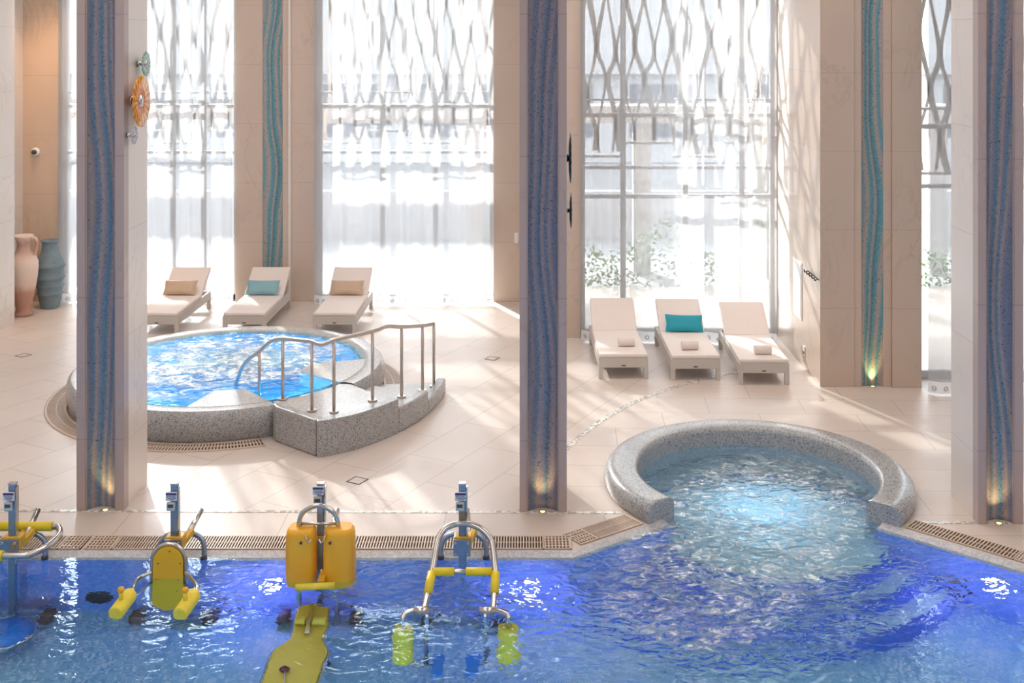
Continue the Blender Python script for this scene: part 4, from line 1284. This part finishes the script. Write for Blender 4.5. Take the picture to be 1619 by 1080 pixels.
pool_lamp(1572, 922, 'glowing violet underwater lamp in the right diagonal pool wall', wn, on_right_wall(1572, 922))
def grille(q, nrm, lab):
    R = nrm.to_track_quat('Z', 'Y').to_matrix().to_4x4()
    r = empty('suction_grille', q, lab, 'grille', 'round grilles in the pool wall')
    mb = MB(); mb.lathe([(0.001, 0.004), (0.115, 0.004), (0.13, 0.0)], q, 32, M=R); mb.build('plate', M['dark'], r)
    mb = MB()
    for k in range(-4, 5):
        hw = math.sqrt(max(0, 0.115**2 - (k * 0.024)**2))
        mb.box((-hw, k * 0.024 - 0.005, 0.004), (hw, k * 0.024 + 0.005, 0.010), Matrix.Translation(q) @ R)
    mb.build('bars', M['black'], r)
grille(WY(157, 945, WALLY), Vector((0, -1, 0)), 'dark oval suction grille in pool wall below the left pillar')
grille(on_right_wall(1512, 929), wn, 'dark round suction grille in the right diagonal pool wall')

# ------------------------------------------------------------------ aqua exercise machines
PYM = 10.20                                     # plane of the poles
def machine(xc, lab, lever, dy=0):
    X = (xc - PX0) * PYM / F
    r = empty('aqua_exercise_machine', (X, PYM, PB), lab, 'exercise machine', 'exercise machines hung on the pool edge')
    zt = PY(xc, 765, PYM).z
    mb = MB()
    mb.box((X - 0.032, PYM - 0.022, PB + 0.07), (X + 0.032, PYM + 0.03, zt))
    mb.build('pole', M['steel_blue'], r, bevel=0.008)
    mb = MB(); mb.box((X - 0.036, PYM - 0.026, zt - 0.004), (X + 0.036, PYM + 0.034, zt + 0.012)); mb.build('pole_cap', M['steel'], r, bevel=0.006)
    mb = MB(); mb.box((X + 0.034, PYM - 0.026, 0.02), (X + 0.046, PYM + 0.02, zt - 0.02)); mb.build('edge_profile', M['steel'], r)
    # label and rep counter
    z1, z2 = PY(xc, 778 + dy, PYM - 0.04).z, PY(xc, 791 + dy, PYM - 0.04).z
    y = PYM - 0.055
    mb = MB(); mb.mi = 0
    mb.box((X - 0.062, y, z2), (X + 0.034, y + 0.02, z1))
    mb.mi = 1; mb.box((X - 0.060, y - 0.002, z1 - 0.024), (X + 0.032, y, z1 - 0.004))
    for k, (l0, l1) in enumerate(((-0.052, 0.022), (-0.045, 0.026), (-0.03, 0.012))):
        zz = z1 - 0.036 - k * 0.013
        xx = X + l0
        while xx < X + l1:
            w = 0.006 + 0.004 * ((int(xx * 991) + k) % 3) / 2
            mb.box((xx, y - 0.002, zz - 0.004), (xx + w, y, zz + 0.003)); xx += w + 0.003
    mb.build('label_plate', [M['label_white'], M['label_navy']], r)
    z1, z2 = PY(xc, 793.5 + dy, PYM - 0.04).z, PY(xc, 807 + dy, PYM - 0.04).z
    mb = MB(); mb.box((X - 0.055, y - 0.005, z2), (X + 0.018, y + 0.03, z1)); cn = mb.build('rep_counter', M['case'], r, bevel=0.006)
    mb = MB(); mb.box((X - 0.043, y - 0.009, z1 - 0.045), (X + 0.006, y - 0.004, z1 - 0.016)); mb.build('screen', M['lcd'], cn)
    # clamp
    zc1, zc2 = PY(xc, 850, PYM - 0.05).z, PY(xc, 877, PYM - 0.08).z
    mb = MB(); mb.box((X - 0.075, PYM - 0.05, zc2 + 0.02), (X + 0.085, PYM + 0.075, zc1)); cl = mb.build('clamp', M['clamp'], r, bevel=0.012)
    mb = MB(); mb.box((X - 0.075, PYM - 0.075, zc2 - 0.02), (X + 0.075, PYM - 0.052, zc1 - 0.012)); mb.build('plate', M['steel_blue'], cl, bevel=0.004)
    for sx in (-0.055, 0.055):
        for zz in (zc2 + 0.005, zc1 - 0.037):
            mb = MB(); mb.cyl((X + sx, PYM - 0.09, zz), (X + sx, PYM - 0.07, zz), 0.013, 10); mb.build('bolt', M['steel'], cl)
    # hanging hoop over the pool edge
    hz = 0.17
    hp = [(-0.205, EY - 0.10, -0.03), (-0.205, EY - 0.08, 0.05), (-0.185, EY - 0.06, 0.115), (-0.13, EY - 0.05, 0.16), (-0.06, EY - 0.05, 0.175), (0.06, EY - 0.05, 0.175), (0.13, EY - 0.05, 0.16), (0.185, EY - 0.06, 0.115), (0.205, EY - 0.08, 0.05), (0.205, EY - 0.10, -0.03)]
    mb = MB(); mb.tube(spline([(X + p[0], p[1], p[2]) for p in hp], 5), 0.024, 12); hoop = mb.build('hanging_hoop', M['steel_blue'], r)
    for s in (-1, 1):
        mb = MB(); mb.cyl((X + s*0.205, EY - 0.10, -0.04), (X + s*0.205, EY - 0.10, 0.0), 0.03, 12); mb.build('rubber_foot', M['dark'], hoop)
    mb = MB(); mb.tube([(X + 0.06, PYM + 0.10, 0.17), PY(lever[0], lever[1], PYM + 0.42)], 0.026, 12); mb.build('lever', M['steel'], r)
    mb = MB(); mb.bar((X + 0.05, PYM + 0.06, 0.16), (X + 0.10, PYM + 0.20, 0.22), 0.05, 0.05); mb.build('lever_socket', M['clamp'], r, bevel=0.006)
    # foot: bar and rubber rollers against the wall
    zb = PB + 0.09
    mb = MB(); mb.bar((X - 0.30, PYM - 0.02, zb), (X + 0.30, PYM - 0.02, zb), 0.05, 0.05); mb.box((X - 0.05, PYM - 0.05, PB + 0.005), (X + 0.05, PYM + 0.05, PB + 0.07)); mb.build('foot_bar', M['steel_blue'], r, bevel=0.006)
    for s in (-1, 1):
        mb = MB(); mb.tube([(X + s*0.27, PYM - 0.02, zb + 0.01), (X + s*0.28, PYM - 0.02, zb + 0.01), (X + s*0.36, PYM - 0.02, zb + 0.01), (X + s*0.37, PYM - 0.02, zb + 0.01)], [0.085, 0.10, 0.10, 0.085], 20); mb.build('rubber_roller', M['black'], r)
    return r, X

# --- twister with dip bars
r, X = machine(20, 'pool machine with yellow dip bars and blue disc at left picture edge', (60, 806))
zb = 0.235
lp = []
yf, yn, ex = 10.45, 9.86, 0.22
for (dx, yy) in ((-0.24, yf), (0.24, yf), (0.33, yf - 0.05), (0.385, (yf+yn)/2 + 0.10), (0.37, (yf+yn)/2 - 0.12), (0.29, yn + 0.03), (0.20, yn), (-0.20, yn), (-0.29, yn + 0.03), (-0.37, (yf+yn)/2 - 0.12), (-0.385, (yf+yn)/2 + 0.10), (-0.33, yf - 0.05)):
    lp.append((X + dx, yy, zb))
mb = MB(); mb.tube(spline(lp, 6, True), 0.028, 12, closed=True); lo = mb.build('dip_bar_loop', M['steel'], r)
mb = MB(); mb.cyl((X - 0.25, yf, zb), (X + 0.25, yf, zb), 0.040, 16); mb.build('grip_sleeve', M['yellow'], lo)
mb = MB(); mb.cyl((X - 0.22, yn, zb), (X + 0.07, yn, zb), 0.042, 16); mb.build('grip_sleeve', M['yellow'], lo)
mb = MB(); mb.bar((X, PYM + 0.02, 0.10), (X, yf, zb - 0.02), 0.04, 0.04); mb.bar((X, PYM - 0.06, 0.10), (X, yn, zb - 0.03), 0.04, 0.04); mb.build('bracket', M['clamp'], r)
c = WZp(3, 1001, -0.82)
pl = MB(); pl.lathe([(0.001, 0.0), (0.262, 0.0), (0.262, -0.03), (0.001, -0.03)], c, 48); pf = pl.build('twist_platform', M['blue_plate'], r)
mb = MB(); mb.lathe([(0.255, 0.006), (0.275, 0.006), (0.28, -0.02), (0.275, -0.045), (0.24, -0.05)], c, 48); mb.build('rim', M['steel'], pf)
mb = MB(); mb.cyl(c + Vector((0, 0, -0.001)), c + Vector((0, 0, 0.012)), 0.02, 12); mb.build('centre_bolt', M['steel'], pf)
mb = MB(); mb.cyl((c.x, c.y, PB), (c.x, c.y, c.z - 0.03), 0.06, 16); mb.bar((c.x, c.y, PB + 0.035), (X, PYM, PB + 0.035), 0.10, 0.06); mb.build('pedestal', M['steel_blue'], r)

# --- back board machine
r, X = machine(276, 'pool machine with round topped amber back board and foam arm floats', (318, 806))
yb = 10.02
zt = PY(266, 864, yb).z; zbm = WY(266, 963, yb).z
xb = (266.5 - PX0) * yb / F
def stadium(w, zlo, zhi, n=16):
    pts = []
    rr = w / 2
    for i in range(n + 1): a = PI * i / n; pts.append((rr * math.cos(a), zhi - rr + rr * math.sin(a)))
    for i in range(n + 1): a = PI + PI * i / n; pts.append((rr * 1.06 * math.cos(a), zlo + rr + rr * math.sin(a)))
    return pts
T = Matrix.Translation((xb, yb, 0)) @ Matrix.Rotation(PI/2, 4, 'X')
mb = MB(); mb.prism(stadium(0.262, zbm, zt), -0.02, 0.02, T); bb = mb.build('back_board', M['amber'], r, bevel=0.006)
mb = MB(); mb.tube([(xb + p[0], yb + 0.012, p[1]) for p in stadium(0.292, zbm - 0.015, zt + 0.016)], 0.020, 10, closed=True); mb.build('board_frame', M['steel'], r)
for (px, py) in ((268, 872), (250, 891), (285, 891)):
    q = PY(px, py, yb - 0.022); mb = MB(); mb.cyl(q + Vector((0, -0.004, 0)), q + Vector((0, 0.004, 0)), 0.006, 8); mb.build('screw', M['dark'], bb)
for (px, py) in ((247, 916), (282, 917), (280, 934)):
    q = WY(px, py, yb - 0.022); mb = MB(); mb.cyl(q + Vector((0, -0.004, 0)), q + Vector((0, 0.004, 0)), 0.006, 8); mb.build('screw', M['dark'], bb)
mb = MB(); mb.bar((xb, yb + 0.02, 0.05), (X, PYM - 0.05, 0.06), 0.10, 0.10); mb.build('bracket', M['clamp'], r)
for s, (t0, e0) in ((-1, ((206, 940), (182, 972))), (1, ((307, 940), (284, 973)))):
    A = P(t0[0], t0[1], 0.035); B = P(e0[0], e0[1], 0.0)
    mb = MB(); mb.cyl(A, B, 0.062, 20); ff = mb.build('arm_float', M['float'], r, bevel=0.012)
    d = (B - A).normalized()
    K = A.lerp(B, 0.62)
    mb = MB(); mb.cyl(K + Vector((0, 0, 0.05)), K + Vector((0, 0, 0.13)), 0.018, 12); pg = mb.build('hand_peg', M['float'], ff)
    mb = MB(); mb.lathe([(0.001, -0.028), (0.022, -0.018), (0.028, 0.0), (0.022, 0.018), (0.001, 0.028)], K + Vector((0, 0, 0.14)), 14); mb.build('peg_ball', M['orange'], pg)
    sx = xb + s * 0.14
    mb = MB(); mb.tube(spline([(sx, yb, 0.02), (sx + s * 0.09, yb - 0.10, 0.01), A.lerp(B, -0.22) + Vector((0, 0, 0.02)), A.lerp(B, 0.15)], 6), 0.016, 10); mb.build('float_arm', M['steel'], r)
    mb = MB(); mb.tube([(sx, yb - 0.02, -0.10), (A.x + 0.02 * s, A.y + 0.02, -0.05)], 0.013, 8); mb.build('brace', M['steel'], r)

# --- barrel float machine with bench
r, X = machine(507, 'pool machine with twin orange barrel floats and yellow bench pad', (533, 806), -9)
yb = 9.94
for (px0, px1) in ((448, 497), (508, 559)):
    x0, x1 = (px0 - PX0) * yb / F, (px1 - PX0) * yb / F
    cx, hw = (x0 + x1) / 2, (x1 - x0) / 2
    zt, zl = PY(0, 841, yb).z, WY(px0 + 25, 933, yb).z
    mb = MB(); mb.smooth = True
    nv, nu = 18, 36
    vs, fs = [], []
    for j in range(nv + 1):
        t = j / nv
        z = zl + (zt - zl) * t
        e = min(t, 1 - t) * (zt - zl)
        k = 1.0 if e > 0.07 else (1 - (1 - e / 0.07) ** 2.4) ** 0.5 * 0.16 + 0.84
        k *= 1 - 0.05 * (2 * t - 1) ** 2 - 0.015 * t
        if j in (0, nv): k *= 0.97
        for i in range(nu):
            a = 2 * PI * i / nu
            ca, sa = math.cos(a), math.sin(a)
            ex_ = 0.62
            vs.append((cx + hw * k * math.copysign(abs(ca) ** ex_, ca), yb + 0.12 + 0.12 * k * math.copysign(abs(sa) ** ex_, sa), z))
    for j in range(nv):
        for i in range(nu):
            l = (i + 1) % nu
            fs.append((j*nu+i, j*nu+l, (j+1)*nu+l, (j+1)*nu+i))
    mb.add(vs, fs); mb.smooth = False
    b0 = len(mb.v)
    mb.f.append(tuple(reversed(range(nu)))); mb.m.append(0); mb.sm.append(False)
    mb.f.append(tuple(nv*nu + i for i in range(nu))); mb.m.append(0); mb.sm.append(False)
    bf = mb.build('barrel_float', M['orange'], r)
    mb = MB(); q = PY((px0 + px1) / 2 + (3 if px0 < 460 else -12), 859, yb - 0.006); mb.cyl(q + Vector((0, -0.004, 0)), q + Vector((0, 0.01, 0)), 0.012, 10); mb.build('plug', M['dark'], bf)
    s = 1 if px0 < 460 else -1
    q = PY(px1 - 14 if s > 0 else px0 + 6, 846, yb)
    mb = MB(); mb.tube(spline([q + Vector((-0.02, 0.06, 0.0)), q + Vector((s * 0.0, 0.0, -0.012)), q + Vector((s * 0.03, -0.02, -0.06)), q + Vector((s * 0.05, 0.0, -0.035))], 5), 0.006, 6); mb.build('cord_loop', M['steel'], bf)
ya = yb + 0.12
arch = [PY(473, 845, ya), PY(473, 826, ya), PY(478, 812, ya), PY(490, 803, ya), PY(503, 799, ya), PY(517, 803, ya), PY(528, 811, ya), PY(534, 826, ya), PY(534, 845, ya)]
mb = MB(); mb.tube(spline(arch, 5), 0.022, 12); mb.build('arch_tube', M['steel'], r)
mb = MB(); mb.tube([PY(473, 828, ya), PY(534, 828, ya)], 0.013, 10); mb.build('cross_tube', M['steel'], r)
for px in (473, 533):
    A = WY(px, 932, ya); mb = MB(); mb.tube([(A.x, ya, -0.06), (A.x, ya, PB + 0.10)], 0.024, 12); mb.build('lower_tube', M['steel'], r)
A, B = P(467, 929, 0.0), P(529, 926, 0.0)
mb = MB(); mb.cyl(A, B, 0.028, 14); mb.build('grip_bar', M['float'], r)
mb = MB(); mb.bar(PY(507, 924, yb - 0.05), PY(513, 905, yb + 0.12), 0.06, 0.07); mb.build('bar_bracket', M['clamp'], r, bevel=0.008)
zbn = -0.42
outl = [(470, 962), (480, 957), (492, 954.5), (505, 956), (518, 960), (518, 985), (513, 998), (509, 1009), (511, 1015), (516.5, 1023), (517, 1029), (509, 1053), (499, 1080), (488, 1110), (480, 1126), (470, 1134), (425, 1134), (412, 1122), (410, 1100), (415, 1078), (424, 1048), (432, 1028), (438, 1022), (450, 1015), (460, 1009), (464, 998), (467, 980)]
bp = [WZp(a, b, zbn) for a, b in outl]
mb = MB(); mb.prism(poly(bp), zbn - 0.05, zbn); bn = mb.build('bench_pad', M['bench'], r, bevel=0.014, seg=3)
c0 = Vector((sum(p.x for p in bp) / len(bp), sum(p.y for p in bp) / len(bp), 0))
bpo = [Vector((c0.x + (p.x - c0.x) * 1.05, c0.y + (p.y - c0.y) * 1.03, zbn - 0.045)) for p in bp]
mb = MB(); mb.tube(bpo, 0.014, 8, closed=True); mb.build('bench_frame', M['steel'], r)
for (a, b) in (((467, 976), (483, 976)), ((495, 976), (516, 976))):
    A, B = WZp(a[0], a[1] + 6, zbn + 0.05), WZp(b[0], b[1] + 6, zbn + 0.05)
    mb = MB(); mb.cyl(A, B, 0.055, 18); mb.build('neck_roll', M['bench'], bn, bevel=0.01)
mb = MB(); mb.bar(WZp(493, 955, zbn + 0.07), WZp(485, 1003, zbn + 0.03), 0.036, 0.04); mb.build('spine_bar', M['steel'], r)
q = WZp(450, 1060, zbn)
mb = MB(); mb.lathe([(0.001, 0.05), (0.03, 0.045), (0.042, 0.02), (0.03, 0.0)], q, 20); mb.build('red_knob', M['red'], bn)
mb = MB(); mb.bar(WZp(450, 1064, zbn + 0.01), WZp(449, 1120, zbn + 0.01), 0.012, 0.02); mb.build('adjuster_slot', M['steel'], bn)
qa = WZp(494, 958, zbn)
mb = MB(); mb.bar((qa.x, qa.y - 0.05, zbn - 0.07), (X, PYM - 0.01, PB + 0.35), 0.06, 0.05); qb = WZp(470, 1040, zbn); mb.tube([(qb.x, qb.y, zbn - 0.05), (qb.x, qb.y, PB)], 0.03, 12)
mb.build('bench_support', M['steel_blue'], r)
q = WZp(514, 1049, PB + 0.03)
mb = MB(); mb.tube([q + Vector((-0.12, 0, 0)), q + Vector((0.03, 0, 0))], 0.045, 14); mb.build('rubber_foot', M['black'], r)

# --- stepper with floats
r, X = machine(731, 'pool machine with steel arch, yellow grips and blue foot plates', (738, 806))
def fr(px, py, Y): return PY(px, py, Y)
pts = [P(670, 966, 0.0), fr(677, 935, 9.58), fr(684, 900, 9.73), fr(690, 862, 9.92), fr(695, 848, 9.98), fr(704, 836, 10.03), fr(718, 829, 10.06), fr(731, 828, 10.06), fr(744, 829, 10.06), fr(760, 836, 10.03), fr(773, 848, 9.98), fr(779, 862, 9.92), fr(783, 900, 9.73), fr(782, 935, 9.58), P(780, 966, 0.0)]
mb = MB(); mb.tube(spline(pts, 5), 0.027, 12); am = mb.build('arch_frame', M['steel'], r)
L0, R0 = fr(682, 904, 9.71), fr(783, 904, 9.71)
mb = MB(); mb.tube([L0, R0], 0.022, 12); cb = mb.build('cross_bar', M['steel'], r)
for (a, b) in ((681, 718), (736, 778)):
    mb = MB(); mb.cyl(L0.lerp(R0, (a - 678) / 107.0 if a > 700 else 0.03), L0.lerp(R0, (b - 682) / 101.0), 0.034, 16); mb.build('grip_sleeve', M['yellow'], cb)
for (i, j) in ((2, 1), (12, 13)):
    a, b = Vector(pts[i]), Vector(pts[j])
    mb = MB(); mb.cyl(a.lerp(b, 0.15), a.lerp(b, 1.12), 0.036, 16); mb.build('grip_sleeve', M['yellow'], am)
mb = MB(); mb.bar(fr(731, 830, 10.06), (X, PYM - 0.02, fr(731, 832, 10.1).z), 0.05, 0.04); mb.build('bracket', M['clamp'], r)
for s, (t0, t1, fx, ftop, fbot, rod0, rod1, pl, bx) in ((-1, ((679, 966), (652, 966), 637, 992, 1048, (675, 970), (673, 1050), (692, 1050), 648)), (1, ((758, 966), (786, 966), 803, 990, 1050, (767, 970), (769, 1051), (747, 1051), 800))):
    A, B = P(t0[0], t0[1], 0.0), P(t1[0], t1[1], 0.0)
    C1 = WZp(fx, ftop, -0.16)
    mb = MB(); mb.cyl(A, B.lerp(A, 0.1), 0.034, 14); mb.tube(spline([B.lerp(A, 0.2), B, Vector((C1.x - 0 * s, B.y - 0.02, -0.03)), Vector((C1.x, C1.y, -0.08)), C1 + Vector((0, 0, -0.02))], 5), 0.022, 12)
    mb.build('tee_arm', M['steel'], r)
    zlo = WY(fx, fbot, C1.y - 0.03).z
    prof = [(0.02, 0.0)]
    nn = 5; hh = (C1.z - zlo) / nn
    for k in range(nn):
        rr = 0.082 if (k % 2 == 0) else 0.088
        z0 = -k * hh
        prof += [(rr - 0.012, z0 - 0.002), (rr, z0 - 0.018), (rr, z0 - hh + 0.018), (rr - 0.012, z0 - hh + 0.002)]
    prof += [(0.001, -nn * hh)]
    mb = MB(); mb.lathe(list(reversed(prof)), C1, 26); mb.build('float_stack', M['float'], r)
    D0 = P(rod0[0], rod0[1], -0.01)
    D1 = WY(rod1[0], rod1[1], D0.y - 0.0)
    mb = MB(); mb.tube([D0, D1], 0.017, 10); mb.build('drop_rod', M['steel'], r)
    q = WZp(pl[0], pl[1], D1.z)
    e = Vector((C1.x, D1.y, D1.z))
    mb = MB(); mb.tube([e, Vector((q.x, D1.y, D1.z - 0.02))], 0.015, 10); mb.build('pedal_bar', M['steel'], r)
    mb = MB()
    cx, cy = q.x, D1.y
    sole = [(0.045, 0.13), (0.0, 0.14), (-0.045, 0.125), (-0.055, 0.07), (-0.042, 0.0), (-0.05, -0.07), (-0.042, -0.13), (0.0, -0.145), (0.045, -0.13), (0.052, -0.07), (0.044, 0.0), (0.056, 0.07)]
    mb.prism([(cx + a * 1.0, cy + b) for a, b in [(p.x, p.y) for p in spline([Vector((*w, 0)) for w in sole], 4, True)]], D1.z - 0.015, D1.z + 0.012)
    mb.build('foot_plate', M['blue_plate'], r, bevel=0.004)
